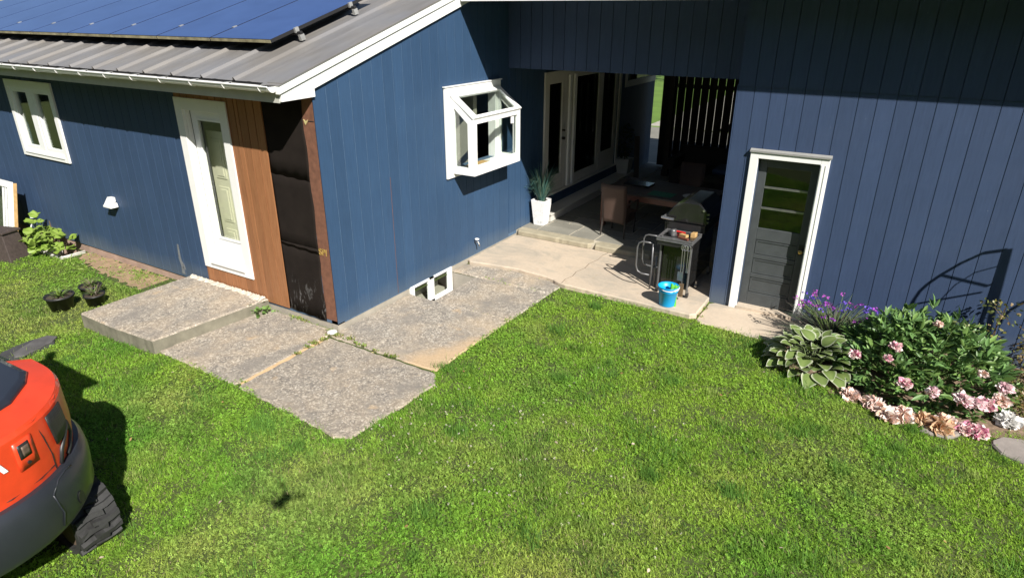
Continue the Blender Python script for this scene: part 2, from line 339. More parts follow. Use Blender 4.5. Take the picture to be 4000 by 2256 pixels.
# ------------------------------------------------------------------ object helpers
def tag(o, label=None, cat=None, group=None, kind=None):
    if label: o['label'] = label
    if cat: o['category'] = cat
    if group: o['group'] = group
    if kind: o['kind'] = kind
    return o
def thing(name, label, cat, loc=(0, 0, 0), group=None):
    o = bpy.data.objects.new(name, None); col.objects.link(o); o.location = loc; o.empty_display_size = .1
    return tag(o, label, cat, group)
def wmat(o):
    return Matrix.Translation(o.location) if o.type == 'EMPTY' else Matrix.Identity(4)
def adopt(o, parent):
    if parent is not None:
        o.parent = parent; o.matrix_parent_inverse = wmat(parent).inverted()
    return o
def link_mesh(name, me, mat, parent=None, smooth=False):
    o = bpy.data.objects.new(name, me); col.objects.link(o)
    if mat: me.materials.append(MATS[mat])
    if smooth: me.polygons.foreach_set('use_smooth', [True] * len(me.polygons))
    return adopt(o, parent)
class MB:
    def __init__(s): s.v = []; s.f = []
    def quadbox(s, P):                      # P = 8 points: bottom 4 ccw, top 4 ccw
        n = len(s.v); s.v += [tuple(p) for p in P]
        s.f += [tuple(n + i for i in q) for q in ((3, 2, 1, 0), (4, 5, 6, 7), (0, 1, 5, 4), (1, 2, 6, 5), (2, 3, 7, 6), (3, 0, 4, 7))]
        return s
    def box(s, x0, x1, y0, y1, z0, z1):
        if x0 > x1: x0, x1 = x1, x0
        if y0 > y1: y0, y1 = y1, y0
        if z0 > z1: z0, z1 = z1, z0
        return s.quadbox([(x0, y0, z0), (x1, y0, z0), (x1, y1, z0), (x0, y1, z0), (x0, y0, z1), (x1, y0, z1), (x1, y1, z1), (x0, y1, z1)])
    def obox(s, c, ax, ay, az):             # oriented box, half-axis vectors
        c = Vector(c); ax = Vector(ax); ay = Vector(ay); az = Vector(az)
        return s.quadbox([c - ax - ay - az, c + ax - ay - az, c + ax + ay - az, c - ax + ay - az, c - ax - ay + az, c + ax - ay + az, c + ax + ay + az, c - ax + ay + az])
    def prism(s, pts, e):                   # planar polygon pts (3d), extruded by vector e
        n = len(s.v); k = len(pts); e = Vector(e)
        s.v += [tuple(p) for p in pts] + [tuple(Vector(p) + e) for p in pts]
        s.f += [tuple(range(n + k - 1, n - 1, -1)), tuple(range(n + k, n + 2 * k))]
        s.f += [(n + i, n + (i + 1) % k, n + k + (i + 1) % k, n + k + i) for i in range(k)]
        return s
    def tube(s, path, r, seg=8, cap=True):
        path = [Vector(p) for p in path]; n0 = len(s.v); k = len(path)
        rr = r if isinstance(r, (list, tuple)) else [r] * k
        up = None
        for i, p in enumerate(path):
            t = (path[min(i + 1, k - 1)] - path[max(i - 1, 0)]).normalized()
            if up is None: up = t.orthogonal().normalized()
            up = (up - t * up.dot(t))
            up = up.normalized() if up.length > 1e-6 else t.orthogonal().normalized()
            b = t.cross(up)
            for j in range(seg):
                a = 2 * PI * j / seg
                s.v.append(tuple(p + (up * math.cos(a) + b * math.sin(a)) * rr[i]))
        for i in range(k - 1):
            for j in range(seg):
                s.f.append((n0 + i * seg + j, n0 + i * seg + (j + 1) % seg, n0 + (i + 1) * seg + (j + 1) % seg, n0 + (i + 1) * seg + j))
        if cap:
            s.f.append(tuple(n0 + j for j in range(seg - 1, -1, -1))); s.f.append(tuple(n0 + (k - 1) * seg + j for j in range(seg)))
        return s
    def rings(s, rings, cap0=True, cap1=True, closed=True):   # loft of equal rings
        n0 = len(s.v); k = len(rings[0])
        for r in rings: s.v += [tuple(p) for p in r]
        for i in range(len(rings) - 1):
            for j in range(k if closed else k - 1):
                s.f.append((n0 + i * k + j, n0 + i * k + (j + 1) % k, n0 + (i + 1) * k + (j + 1) % k, n0 + (i + 1) * k + j))
        if cap0: s.f.append(tuple(n0 + j for j in range(k - 1, -1, -1)))
        if cap1: s.f.append(tuple(n0 + (len(rings) - 1) * k + j for j in range(k)))
        return s
    def lathe(s, c, prof, seg=24):
        return s.rings([[(c[0] + r * math.cos(2 * PI * j / seg), c[1] + r * math.sin(2 * PI * j / seg), c[2] + z) for j in range(seg)] for r, z in prof])
    def mesh(s, name):
        me = bpy.data.meshes.new(name); me.from_pydata(s.v, [], s.f); me.update()
        bm = bmesh.new(); bm.from_mesh(me); bmesh.ops.recalc_face_normals(bm, faces=bm.faces); bm.to_mesh(me); bm.free()
        return me
    def build(s, name, mat, parent=None, smooth=False, bevel=0.):
        o = link_mesh(name, s.mesh(name), mat, parent, smooth)
        if bevel:
            b = o.modifiers.new('bevel', 'BEVEL'); b.width = bevel; b.segments = 2; b.limit_method = 'ANGLE'
        return o
def bx(name, mat, parent, *a, bevel=0.): return MB().box(*a).build(name, mat, parent, bevel=bevel)
def np_mesh(name, V, F, mat, parent=None, tint=None):
    V = np.asarray(V, np.float32).reshape(-1, 3); F = np.asarray(F, np.int32)
    me = bpy.data.meshes.new(name); me.vertices.add(len(V)); me.vertices.foreach_set('co', V.ravel())
    k = F.shape[1]; me.loops.add(F.size); me.loops.foreach_set('vertex_index', F.ravel())
    me.polygons.add(len(F)); me.polygons.foreach_set('loop_start', np.arange(0, F.size, k, dtype=np.int32))
    me.update(calc_edges=True)
    if tint is not None:
        ca = me.color_attributes.new('tint', 'FLOAT_COLOR', 'POINT')
        c4 = np.ones((len(V), 4), np.float32); c4[:, :3] = tint; ca.data.foreach_set('color', c4.ravel())
    return link_mesh(name, me, mat, parent)
def tint_all(o, f):
    me = o.data; ca = me.color_attributes.new('tint', 'FLOAT_COLOR', 'POINT')
    for i, v in enumerate(me.vertices): ca.data[i].color = (*f(v.co), 1)
def inpoly(x, y, P):
    P = np.asarray(P, float); r = np.zeros(x.shape, bool); n = len(P)
    for i in range(n):
        x0, y0 = P[i]; x1, y1 = P[(i + 1) % n]
        c = ((y0 > y) != (y1 > y)) & (x < (x1 - x0) * (y - y0) / (y1 - y0 + 1e-12) + x0); r ^= c
    return r
def vnoise(x, y, scale, seed=0):
    r = np.random.default_rng(seed); G = r.random((256, 256))
    out = np.zeros(x.shape); a = 1.; t = 0.
    for o in range(4):
        u = x * scale * 2 ** o + 37.3; v = y * scale * 2 ** o + 91.7; iu = np.floor(u).astype(int); iv = np.floor(v).astype(int)
        fu = u - iu; fv = v - iv; fu = fu * fu * (3 - 2 * fu); fv = fv * fv * (3 - 2 * fv)
        g = lambda p, q: G[p & 255, q & 255]
        out += a * ((g(iu, iv) * (1 - fu) + g(iu + 1, iv) * fu) * (1 - fv) + (g(iu, iv + 1) * (1 - fu) + g(iu + 1, iv + 1) * fu) * fv); t += a; a *= .55
    return out / t

# ------------------------------------------------------------------ ground
def gz(x, y):
    x = np.asarray(x, float)
    return -.120 + .010 * np.clip(x, -8, 0)
def build_ground():
    xs = np.unique(np.round(np.concatenate([np.linspace(-14, 14, 57), [0, .48, -7.22, -6.34], [-400, -120, -40, 40, 120, 400]]), 3))
    ys = np.unique(np.round(np.concatenate([np.linspace(-14, 14, 57), [1.48, 2.58, -.44, 0], [-400, -120, -40, 40, 120, 600]]), 3))
    v = [(x, y, float(gz(x, y))) for y in ys for x in xs]; nx = len(xs); f = []
    for j in range(len(ys) - 1):
        for i in range(nx - 1):
            cx = (xs[i] + xs[i + 1]) / 2; cy = (ys[j] + ys[j + 1]) / 2
            if 0 < cx < .48 and 1.48 < cy < 2.58: continue
            if -7.22 < cx < -6.34 and -.44 < cy < 0: continue
            f.append((j * nx + i, j * nx + i + 1, (j + 1) * nx + i + 1, (j + 1) * nx + i))
    me = bpy.data.meshes.new('ground'); me.from_pydata(v, [], f); me.update()
    tag(link_mesh('ground', me, 'soil_ground'), kind='structure')
build_ground()
def outline(P, step=.07, jit=.008, seed=0, rnd=.05):
    r = random.Random(seed); out = []; n = len(P)
    for i in range(n):
        a = Vector(P[i]).to_2d() if len(P[i]) > 2 else Vector(P[i]); b = Vector(P[(i + 1) % n]); L = (b - a).length; k = max(1, int(L / step))
        for j in range(k):
            t = j / k
            if j == 0 and rnd: continue
            q = a.lerp(b, t)
            out.append((q.x + r.uniform(-jit, jit), q.y + r.uniform(-jit, jit)))
    return out
def slab(name, P, zt, th, mat, seed=0, jit=.008, parent=None, edge=.015, rnd=.05):
    O = outline(P, .07, jit, seed, rnd) if jit else P
    cx = sum(p[0] for p in O) / len(O); cy = sum(p[1] for p in O) / len(O)
    ins = []
    for i, p in enumerate(O):
        a = Vector(O[i - 1]); b = Vector(O[(i + 1) % len(O)]); t = (b - a).normalized(); nrm = Vector((-t.y, t.x))
        ins.append((p[0] + nrm.x * edge, p[1] + nrm.y * edge))
    R = [[(x, y, zt - th) for x, y in O], [(x, y, zt - edge) for x, y in O], [(x, y, zt) for x, y in ins]]
    mb = MB(); mb.rings(R, cap0=False, cap1=True)
    return mb.build(name, mat, parent)
# polygons (counter-clockwise), metres
PA = [(-1.53, -1.60), (-.03, -1.63), (-.03, -.02), (-1.53, -.02)]
PB = [(.035, -1.64), (1.0, -1.69), (1.66, -1.76), (1.84, -1.68), (1.90, -1.0), (1.94, -.42), (1.80, -.22), (.035, -.21)]
PC1 = [(0., -.17), (1.76, -.17), (1.78, 1.0), (1.80, 1.47), (0., 1.47)]
PC2 = [(.48, 1.475), (1.80, 1.475), (1.83, 2.58), (.48, 2.58)]
PC3 = [(0., 2.59), (1.83, 2.59), (1.85, 2.93), (1.6, 3.05), (.9, 3.12), (0., 2.98)]
PD = [(0., 2.985), (.9, 3.125), (1.6, 3.055), (1.86, 2.93), (3.0, 2.90), (4.0, 2.87), (4.0, 4.66), (0., 4.66)]
PE = [(4.02, 2.83), (5.0, 2.74), (5.75, 2.72), (5.75, 3.60), (4.02, 3.60)]
LAND = [(-3.15, -1.69), (-2.4, -1.70), (-1.55, -1.65), (-1.36, -.02), (-3.12, -.02)]
pav = thing('concrete_pavement', None, None, (0, 0, -.2)); tag(pav, kind='structure')
slab('slab', PA, -.10, .14, 'aggregate', 1, parent=pav, rnd=0); slab('slab', PB, -.097, .15, 'aggregate_grey', 2, .012, parent=pav, rnd=0)
slab('slab', PC1, -.10, .14, 'aggregate_sandy', 3, parent=pav, rnd=0); slab('slab', PC2, -.102, .7, 'aggregate', 4, .003, parent=pav, rnd=0); slab('slab', PC3, -.098, .7, 'aggregate_tan', 5, .003, parent=pav, rnd=0)
slab('slab', PD, -.045, .2, 'smooth_concrete', 6, .005, parent=pav); slab('slab', PE, -.105, .2, 'smooth_concrete', 7, .006, parent=pav)
mb = MB(); pts_ = [(1.86, 2.95), (1.84, 3.12), (1.88, 3.3), (1.85, 3.5), (1.90, 3.72), (1.87, 3.95), (1.92, 4.2), (1.90, 4.45), (1.93, 4.62)]
for (x0, y0), (x1, y1) in zip(pts_[:-1], pts_[1:]):
    n_ = len(mb.v); w0 = random.uniform(.003, .007); mb.v += [(x0 - w0, y0, -.0415), (x0 + w0, y0, -.0415), (x1 + w0, y1, -.0415), (x1 - w0, y1, -.0415)]; mb.f.append((n_, n_ + 1, n_ + 2, n_ + 3))
mb.build('crack_line', 'crack_dark', pav)
def rubble_step():
    t = thing('concrete_step', 'raised weathered concrete step slab below the cedar-clad glass door', 'step', (-2.3, -.85, -.18))
    O = outline(LAND, .06, .0035, 9, 0); rr = random.Random(4)
    cx, cy = -2.3, -.85
    def ring(z, d, j=0):
        out = []
        for i, p in enumerate(O):
            a = Vector(O[i - 1]); b = Vector(O[(i + 1) % len(O)]); tt = (b - a).normalized(); nrm = Vector((-tt.y, tt.x))
            out.append((p[0] + nrm.x * d + rr.uniform(-j, j) * .3, p[1] + nrm.y * d + rr.uniform(-j, j) * .3, z + rr.uniform(-j, j) * .6))
        return out
    rt = ring(.046, .001, .002); MB().rings([ring(-.25, -.005, .004), ring(-.08, 0, .005), rt], False, False).build('step_side', 'step_side', t)
    MB().rings([rt, ring(.068, .018, .004)], cap0=False).build('slab', 'aggregate', t)
    # broken mortar rim along the wall: a low crumbled ridge
    top = []; bot = []; lo_ = []
    for i in range(90):
        x = -3.08 + i * .0192; w_ = .035 + .03 * abs(math.sin(i * .37)) + rr.uniform(0, .022) + (.05 if i > 74 else 0)
        top.append((x, -.045, .092 + rr.uniform(-.008, .012))); bot.append((x + rr.uniform(-.006, .006), -.045 - w_ * .6, .088 + rr.uniform(-.01, .008))); lo_.append((x + rr.uniform(-.008, .008), -.05 - w_, .064))
    mb = MB(); mb.rings([top, bot, lo_], False, False, False); mb.build('mortar_rim', 'mortar_pale', t)
rubble_step()
# sand spill and loose sand on the walk
def patch(name, P, z, mat, seed, jit=.03):
    O = outline(P, .06, jit, seed); mb = MB(); mb.v = [(x, y, z) for x, y in O]; mb.f = [tuple(range(len(O)))]
    o = mb.build(name, mat); tag(o, kind='structure'); return o
patch('sand_joint', [(-.05, -1.62), (.05, -1.66), (.045, -.25), (-.04, -.2)], -.112, 'sand', 5, .01)
patch('bare_soil', [(-6.2, -.20), (-5.3, -.42), (-4.5, -.5), (-3.7, -.5), (-3.15, -.45), (-3.15, .0), (-6.2, .0)], -.158, 'bare_soil', 8, .06)
patch('garden_bed', [(5.1, 2.2), (5.5, 1.95), (6.1, 1.75), (6.8, 1.55), (7.4, 1.75), (8.2, 2.0), (10., 2.2), (10., 3.6), (5.76, 3.6), (5.76, 2.7), (5.1, 2.75)], -.112, 'mulch', 9, .05)

# bluestone patio
pat = tag(thing('bluestone_patio', None, None, (2, 8, 0)), kind='structure')
bx('mortar_bed', 'mortar', pat, -.3, 4.0, 4.68, 11.9, -.2, .04)
slab('edge_stone', [(0., 4.63), (1.6, 4.625), (1.6, 4.88), (0., 4.88)], .052, .09, 'sandstone_edge', 12, .006, pat, .02)
slab('edge_stone', [(1.605, 4.625), (2.75, 4.63), (2.75, 4.88), (1.605, 4.88)], .050, .09, 'sandstone_edge', 13, .006, pat, .02)
slab('edge_stone', [(2.755, 4.63), (3.99, 4.63), (3.99, 4.88), (2.755, 4.88)], .052, .09, 'sandstone_edge', 14, .006, pat, .02)
rows = [(4.89, 5.22, [0., .34, 1.02, 1.54, 2.3, 3.1, 3.98]), (5.24, 5.52, [0., .36, 1.03, 1.55, 2.2, 2.9, 3.98]), (5.54, 6.0, [0., .7, 1.3, 2.0, 2.8, 3.98])]
y = 6.02; rr = random.Random(3)
while y < 11.6:
    h = rr.choice([.45, .6, .75]); xs = [0.]
    while xs[-1] < 3.4: xs.append(xs[-1] + rr.choice([.45, .6, .9]))
    xs[-1] = 3.98; rows.append((y, min(y + h - .02, 11.85), xs)); y += h
for i, (y0, y1, xs) in enumerate(rows):
    for a, b in zip(xs[:-1], xs[1:]):
        if b - a < .08: continue
        bx('paving_stone', 'bluestone', pat, a + .011, b - .011, y0, y1, .0, .05 + rr.uniform(-.002, .003), bevel=.004)

# ------------------------------------------------------------------ walls
class Wall:
    def __init__(s, axis, plane): s.ax = axis; s.p = plane
    def pt(s, a, d, z): return (a, s.p - d, z) if s.ax == 'x' else (s.p + d, a, z)
    def box(s, mb, a0, a1, d0, d1, z0, z1):
        p = s.pt(a0, d0, z0); q = s.pt(a1, d1, z1); return mb.box(p[0], q[0], p[1], q[1], p[2], q[2])
    def frame(s, mb, a0, a1, z0, z1, w, d0, d1, wt=None, wb=None):
        wt = w if wt is None else wt; wb = w if wb is None else wb
        s.box(mb, a0, a0 + w, d0, d1, z0, z1); s.box(mb, a1 - w, a1, d0, d1, z0, z1)
        if wb: s.box(mb, a0 + w, a1 - w, d0, d1, z0, z0 + wb)
        if wt: s.box(mb, a0 + w, a1 - w, d0, d1, z1 - wt, z1)
        return mb
    def poly(s, mb, pts, d0, d1):
        e = Vector(s.pt(0, d1, 0)) - Vector(s.pt(0, d0, 0)); return mb.prism([s.pt(a, d0, z) for a, z in pts], e)
    def pieces(s, a0, a1, zlo, zhi, holes):
        cuts = sorted({a0, a1, *[h[i] for h in holes for i in (0, 1) if a0 < h[i] < a1]}); out = []
        for b0, b1 in zip(cuts[:-1], cuts[1:]):
            mid = (b0 + b1) / 2; segs = [(lambda a: zlo(a), lambda a: zhi(a))]
            hs = sorted([h for h in holes if h[0] < mid < h[1]], key=lambda h: h[2])
            lo = zlo
            for h in hs:
                if h[2] > lo(mid) + .003: out.append((b0, b1, lo, (lambda hh: lambda a: hh)(h[2])))
                lo = (lambda hh: lambda a: hh)(h[3])
            if zhi(mid) > lo(mid) + .003: out.append((b0, b1, lo, zhi))
        return out
    def sheet(s, mb, a0, a1, zlo, zhi, holes, d0, d1):
        for b0, b1, lo, hi in s.pieces(a0, a1, zlo, zhi, holes):
            s.poly(mb, [(b0, lo(b0)), (b1, lo(b1)), (b1, hi(b1)), (b0, hi(b0))], d0, d1)
        return mb
    def boards(s, parent, edges, zlo, zhi, holes, mat, d0=0., d1=.013, gap=.009, name='siding_board'):
        for a, b in zip(edges[:-1], edges[1:]):
            for b0, b1, lo, hi in s.pieces(a + gap / 2, b - gap / 2, zlo, zhi, holes):
                mb = MB(); s.poly(mb, [(b0, lo(b0)), (b1, lo(b1)), (b1, hi(b1)), (b0, hi(b0))], d0, d1); mb.build(name, mat, parent)
K = lambda c: (lambda a: c)
house = thing('house_wing', 'blue board-sided house wing with white trim and brown metal roof', 'house', (-4, 3, -.2))
FWALL = Wall('x', 0.); GW = Wall('y', 0.)
rake = lambda y: min(3.04 + .3025 * y, 4.03)
# openings  (a0,a1,z0,z1)
WIN = (-7.46, -6.11, 1.58, 2.69); DOOR = (-2.56, -1.70, .42, 2.66)
GWIN = (2.62, 3.96, 1.58, 2.72); FD = (5.74, 9.28, .44, 2.74); HW = (9.95, 11.6, 2.30, 2.75); BW = (1.50, 2.56, -.46, -.012)
fw = FWALL.sheet(MB(), -12, -.0, K(-.02), K(2.96), [WIN, DOOR], -.12, 0.).build('front_wall', 'groove_sunlit', house)
FWALL.boards(fw, [-2.70 - .2032 * k for k in range(47, -1, -1)], K(0.), K(2.95), [WIN], 'blue_paint_dusty', d1=.005, gap=.010)
gw_ = GW.sheet(MB(), 0.0, 11.83, K(-.02), lambda y: rake(y) if y < 4.4 else 3.05, [GWIN, FD, HW], -.12, 0.).build('gable_wall', 'groove_sunlit', house)
GW.boards(gw_, [-.013] + [.2122 + .2032 * k for k in range(0, 20)] + [4.39], K(0.), rake, [GWIN], 'blue_paint', d1=.005, gap=.010)
GW.boards(gw_, [4.39 + .2066 * k for k in range(0, 37)], K(.05), K(3.03), [FD, HW], 'blue_paint', gap=.008)
GW.box(MB(), 1.2255, 1.2310, .0, .0045, .0, 1.75).build('panel_seam', 'osb', gw_)
for pp in ([(-3.42, .02), (-3.33, .02), (-3.34, .12), (-3.37, .3), (-3.36, .52), (-3.40, .52), (-3.43, .28), (-3.40, .15)], [(-3.36, .12), (-3.29, .10), (-3.31, .19), (-3.35, .24)]): FWALL.poly(MB(), pp, .0052, .0058).build('paint_smear', 'smear_grey', fw)
# cedar cladding, tar paper, exposed board
cedar_edges = [-2.70, -2.55, -2.40, -2.25, -2.10, -1.95, -1.80, -1.67, -1.568, -1.44, -1.367, -1.212, -1.06, -.915]
FWALL.sheet(MB(), -2.699, -.918, K(.03), K(2.86), [(-2.66, -1.62, .33, 2.77)], .0, .003).build('cedar_backing', 'ridge_dark', fw)
FWALL.boards(fw, cedar_edges, lambda a: .02 - .0 * a, K(2.86), [(-2.66, -1.62, .33, 2.77)], 'cedar', .0035, .024, .013, 'cedar_board')
for z0, z1, d in ((1.95, 2.95, .004), (.98, 2.0, .009), (.03, 1.03, .014)):
    mb = MB(); n = 16; r2 = random.Random(int(z0 * 10)); rows_ = []
    for j, z in enumerate(np.linspace(z0, z1, 6)):
        rows_.append([FWALL.pt(-.915 + (i / n) * (.715 + (.012 * math.sin(z * 9))), d + .0008 * math.sin(i * .7 + z * 3) + (.006 if j == 0 else 0), z + (.006 * math.sin(i * 1.3 + z) if j == 0 else 0) - (.03 * i / n if j == 0 else 0)) for i in range(n + 1)])
    mb.rings(rows_, False, False, False); o = mb.build('felt_sheet', 'tar_paper', fw, True)
    o.modifiers.new('solid', 'SOLIDIFY').thickness = .003
FWALL.box(MB(), -.21, -.015, .0, .004, .03, 2.95).build('sheathing_board', 'osb', fw)
FWALL.box(MB(), -.17, -.02, .004, .008, 2.66, 2.668).build('sheathing_joint', 'ridge_dark', fw)
FWALL.poly(MB(), [(-.19, 2.68), (-.15, 2.66), (-.115, 2.68), (-.125, 2.655), (-.16, 2.615), (-.175, 2.64)], .004, .012).build('torn_tape', 'tape_pale', fw)
def letters(txt, loc, size, mat, parent, xd, yd, name, outline_=0.):
    cu = bpy.data.curves.new(name, 'FONT'); cu.body = txt; cu.size = size; cu.extrude = .0008
    if txt == 'A': cu.offset = .006; cu.extrude = .003
    if outline_: cu.fill_mode = 'NONE'; cu.bevel_depth = outline_; cu.bevel_resolution = 0; cu.extrude = 0
    ob = bpy.data.objects.new(name, cu); col.objects.link(ob)
    dg = bpy.context.evaluated_depsgraph_get(); me = bpy.data.meshes.new_from_object(ob.evaluated_get(dg)); bpy.data.objects.remove(ob)
    X = Vector(xd).normalized(); Y = Vector(yd).normalized(); Z = X.cross(Y)
    mt = Matrix((X, Y, Z)).transposed().to_4x4(); mt.translation = Vector(loc); me.transform(mt)
    me.materials.clear(); return link_mesh(name, me, mat, parent)
letters('SPI', (-.20, -.010, .96), .125, 'yellow_mark', fw, (1, 0, 0), (0, 0, 1), 'stencil_lettering', .0028)
# foundation
FWALL.sheet(MB(), -12, -3.0, K(-.5), K(.0), [(-7.22, -6.34, -.6, .0)], -.12, -.025).build('foundation', 'foundation', house)
FWALL.sheet(MB(), -7.22, -6.34, K(-.7), K(.0), [], -.12, -.03).build('foundation', 'foundation', house)
FWALL.sheet(MB(), -3.0, -.0, K(-.5), K(.03), [], -.12, -.008).build('foundation', 'foundation_grey', house)
GW.sheet(MB(), .0, 4.7, K(-.8), K(.0), [BW], -.12, -.01).build('foundation', 'foundation_grey', house)
# interior
bx('interior_wall', 'interior_beige', house, -12, -.2, 3.6, 3.7, -.3, 4.2); bx('interior_floor', 'dark_interior', house, -12, -.13, .1, 11.7, .12, .2)
bx('interior_wall', 'dark_interior', house, -12.1, -12, -.0, 11.8, -.2, 3.0); bx('interior_wall', 'dark_interior', house, -3.3, -.13, 11.7, 11.8, 0, 3.0); bx('interior_wall', 'dark_interior', house, -3.4, -3.3, 3.7, 11.8, 0, 3.0)
bx('basement_wall', 'dark_interior', house, -2.2, -2.1, .3, 3.6, -1.8, .1); bx('basement_floor', 'interior_beige', house, -2.2, -.13, .3, 3.6, -1.9, -1.8)
bx('basement_wall', 'interior_beige', house, -2.2, -.13, 3.5, 3.6, -1.8, .1); bx('basement_wall', 'interior_beige', house, -2.2, -.13, .2, .3, -1.8, .1)
# trims
mb = MB(); mb.prism([(0.014, y, z) for y, z in [(-.49, 2.945), (0, 2.955), (0, 3.045), (3.25, 4.025), (3.25, 4.172), (-.49, 3.042)]], (.036, 0, 0)).build('rake_board', 'white_paint', house)
L = lambda y, o: 3.04 + .3025 * y + o
mb = MB().prism([(0.014, -.53, L(-.53, .15)), (0.014, 3.25, L(3.25, .15)), (0.014, 3.25, L(3.25, .236)), (0.014, -.53, L(-.53, .236))], (.06, 0, 0)).build('rake_cap', 'white_paint', house)
mb = MB().prism([(-.2, -.535, L(-.535, .238)), (-.2, 3.25, L(3.25, .238)), (-.2, 3.25, L(3.25, .247)), (-.2, -.535, L(-.535, .247))], (.285, 0, 0)).build('drip_edge', 'metal_roof', house)
bx('soffit', 'soffit_paint', house, -12, .012, -.47, -.0, 2.955, 2.967)
bx('eave_board', 'soffit_paint', house, -12, .012, -.492, -.47, 2.93, 3.125)
# roof
rz = lambda y, o=0.: 3.283 + .3025 * y + o
deck = MB(); deck.prism([(-12, -.47, rz(-.47, -.03)), (-12, 5.9, rz(5.9, -.03)), (-12, 12.3, rz(-.5, -.03)), (-12, 12.3, rz(-.5, -.10)), (-12, 5.9, rz(5.9, -.10)), (-12, -.47, rz(-.47, -.10))], (12.012, 0, 0))
roof = deck.build('roof', 'ridge_dark', house)
ribs = [-1.353 - .592 * k for k in range(0, 18)]
def roof_panel(x0, x1):
    prof = [(x0, 0), (x0 + .010, .0), (x0 + .020, .032), (x0 + .036, .032), (x0 + .070, .0), ((x0 + x1) / 2 - .06, 0.), ((x0 + x1) / 2, .004), ((x0 + x1) / 2 + .06, 0), (x1, 0)]
    r0 = [(x, -.488, rz(-.488, .0 + h)) for x, h in prof]; r1 = [(x, 5.9, rz(5.9, h)) for x, h in prof]
    mb = MB(); mb.rings([r0, r1], False, False, False); o = mb.build('roof_panel', 'metal_roof', roof)
    o.modifiers.new('solid', 'SOLIDIFY').thickness = .002
for a, b in zip(ribs[1:], ribs[:-1]): roof_panel(a, b)
roof_panel(ribs[0], ribs[0] + .592); roof_panel(ribs[0] + .592, -.14)
MB().prism([(-.14, -.495, rz(-.495, .002)), (-.14, 5.9, rz(5.9, .002)), (-.14, 5.9, rz(5.9, .014)), (-.14, -.495, rz(-.495, .014))], (.225, 0, 0)).build('rake_flashing', 'metal_roof', roof)
bx('eave_gap_shade', 'ridge_dark', house, -12, .0, -.505, -.4925, 3.06, 3.128)  # black strip painted in as the shaded gap between roof edge and gutter
# gutter
gp = [(-.575 + .062 * math.cos(a), 3.112 + .062 * math.sin(a)) for a in np.linspace(PI, 2 * PI, 11)]
gi = [(-.575 + .058 * math.cos(a), 3.112 + .058 * math.sin(a)) for a in np.linspace(2 * PI, PI, 11)]
gut = MB().prism([(-12, y, z) for y, z in gp + gi], (12.02, 0, 0)).build('gutter', 'gutter_white', house)
bx('gutter_guard', 'ridge_dark', gut, -12, .0, -.630, -.506, 3.092, 3.100)
MB().tube([(-12, -.640, 3.114), (.02, -.640, 3.114)], .009, 6).build('gutter_bead', 'gutter_white', gut)
MB().prism([(.018, y, z) for y, z in gp], (.012, 0, 0)).build('end_cap', 'gutter_white', gut)
for k in range(19):
    x = -.13 - .61 * k
    MB().tube([(x, -.575 + .066 * math.cos(a), 3.112 + .066 * math.sin(a)) for a in np.linspace(PI * .98, PI * 1.9, 8)], .006, 5).build('gutter_bracket', 'gutter_white', gut)
    MB().box(x - .012, x + .012, -.640, -.5, 3.121, 3.126).build('gutter_strap', 'clip_metal', gut)
# casement window
mb = FWALL.frame(MB(), -7.564, -6.014, 1.483, 2.788, .105, .0, .036, .12, .115); win = mb.build('window', 'white_paint', house, bevel=.004)
FWALL.box(MB(), -7.45, -6.12, .03, .05, 1.545, 1.565).build('sill_lip', 'white_paint', win)
for a0, a1 in ((-7.46, -6.86), (-6.74, -6.11)):
    FWALL.frame(MB(), a0, a1, 1.597, 2.67, .080, -.045, .012).build('sash', 'vinyl_white', win)
    FWALL.box(MB(), a0 + .07, a1 - .07, -.028, -.022, 1.66, 2.60).build('pane', 'glass', win)
FWALL.box(MB(), -6.86, -6.74, -.05, .02, 1.597, 2.67).build('mullion', 'vinyl_white', win)
# glazed door in cedar
mb = FWALL.frame(MB(), -2.696, -1.594, .312, 2.789, .15, .0, .042, .16, .16); door = mb.build('door', 'white_paint', house, bevel=.004)
FWALL.box(MB(), -2.50, -1.74, .042, .07, .40, .43).build('threshold', 'gutter_white', door)
for a0, a1, z0, z1 in ((-2.56, -2.535, .42, 2.66), (-1.745, -1.70, .42, 2.66)): FWALL.box(MB(), a0, a1, -.12, -.001, z0, z1).build('jamb', 'white_paint', door)
FWALL.box(MB(), -2.534, -1.746, -.12, -.001, 2.635, 2.66).build('jamb', 'white_paint', door); FWALL.box(MB(), -2.534, -1.746, -.12, -.001, .42, .46).build('jamb', 'gutter_white', door)
FWALL.box(MB(), -2.5345, -2.527, -.075, -.068, .47, 2.63).build('jamb_gap', 'ridge_dark', door)
FWALL.frame(MB(), -2.527, -1.75, .47, 2.632, .125, -.115, -.07, .13, .32).build('door_leaf', 'vinyl_white', door)
FWALL.frame(MB(), -2.415, -1.86, .775, 2.515, .03, -.07, -.058).build('glazing_bead', 'vinyl_white', door)
FWALL.box(MB(), -2.40, -1.875, -.10, -.094, .79, 2.50).build('pane', 'glass_green', door)
# inner panelled door standing open behind the glass
ind = MB().box(-2.60, -1.86, .30, .34, .2, 2.3).build('inner_door', 'cream_door', house)
for x0, x1 in ((-2.51, -2.28), (-2.18, -1.95)):
    for z0, z1 in ((.32, .85), (.96, 1.5), (1.62, 2.2)):
        MB().box(x0, x1, .288, .30, z0, z1).build('raised_panel', 'cream_door', ind, bevel=.008); MB().box(x0 + .04, x1 - .04, .278, .288, z0 + .04, z1 - .04).build('raised_panel', 'cream_door', ind, bevel=.006)
MB().tube([(-1.91, .30, 1.0), (-1.91, .24, 1.0)], .025, 10).build('knob', 'dark_knob', ind)
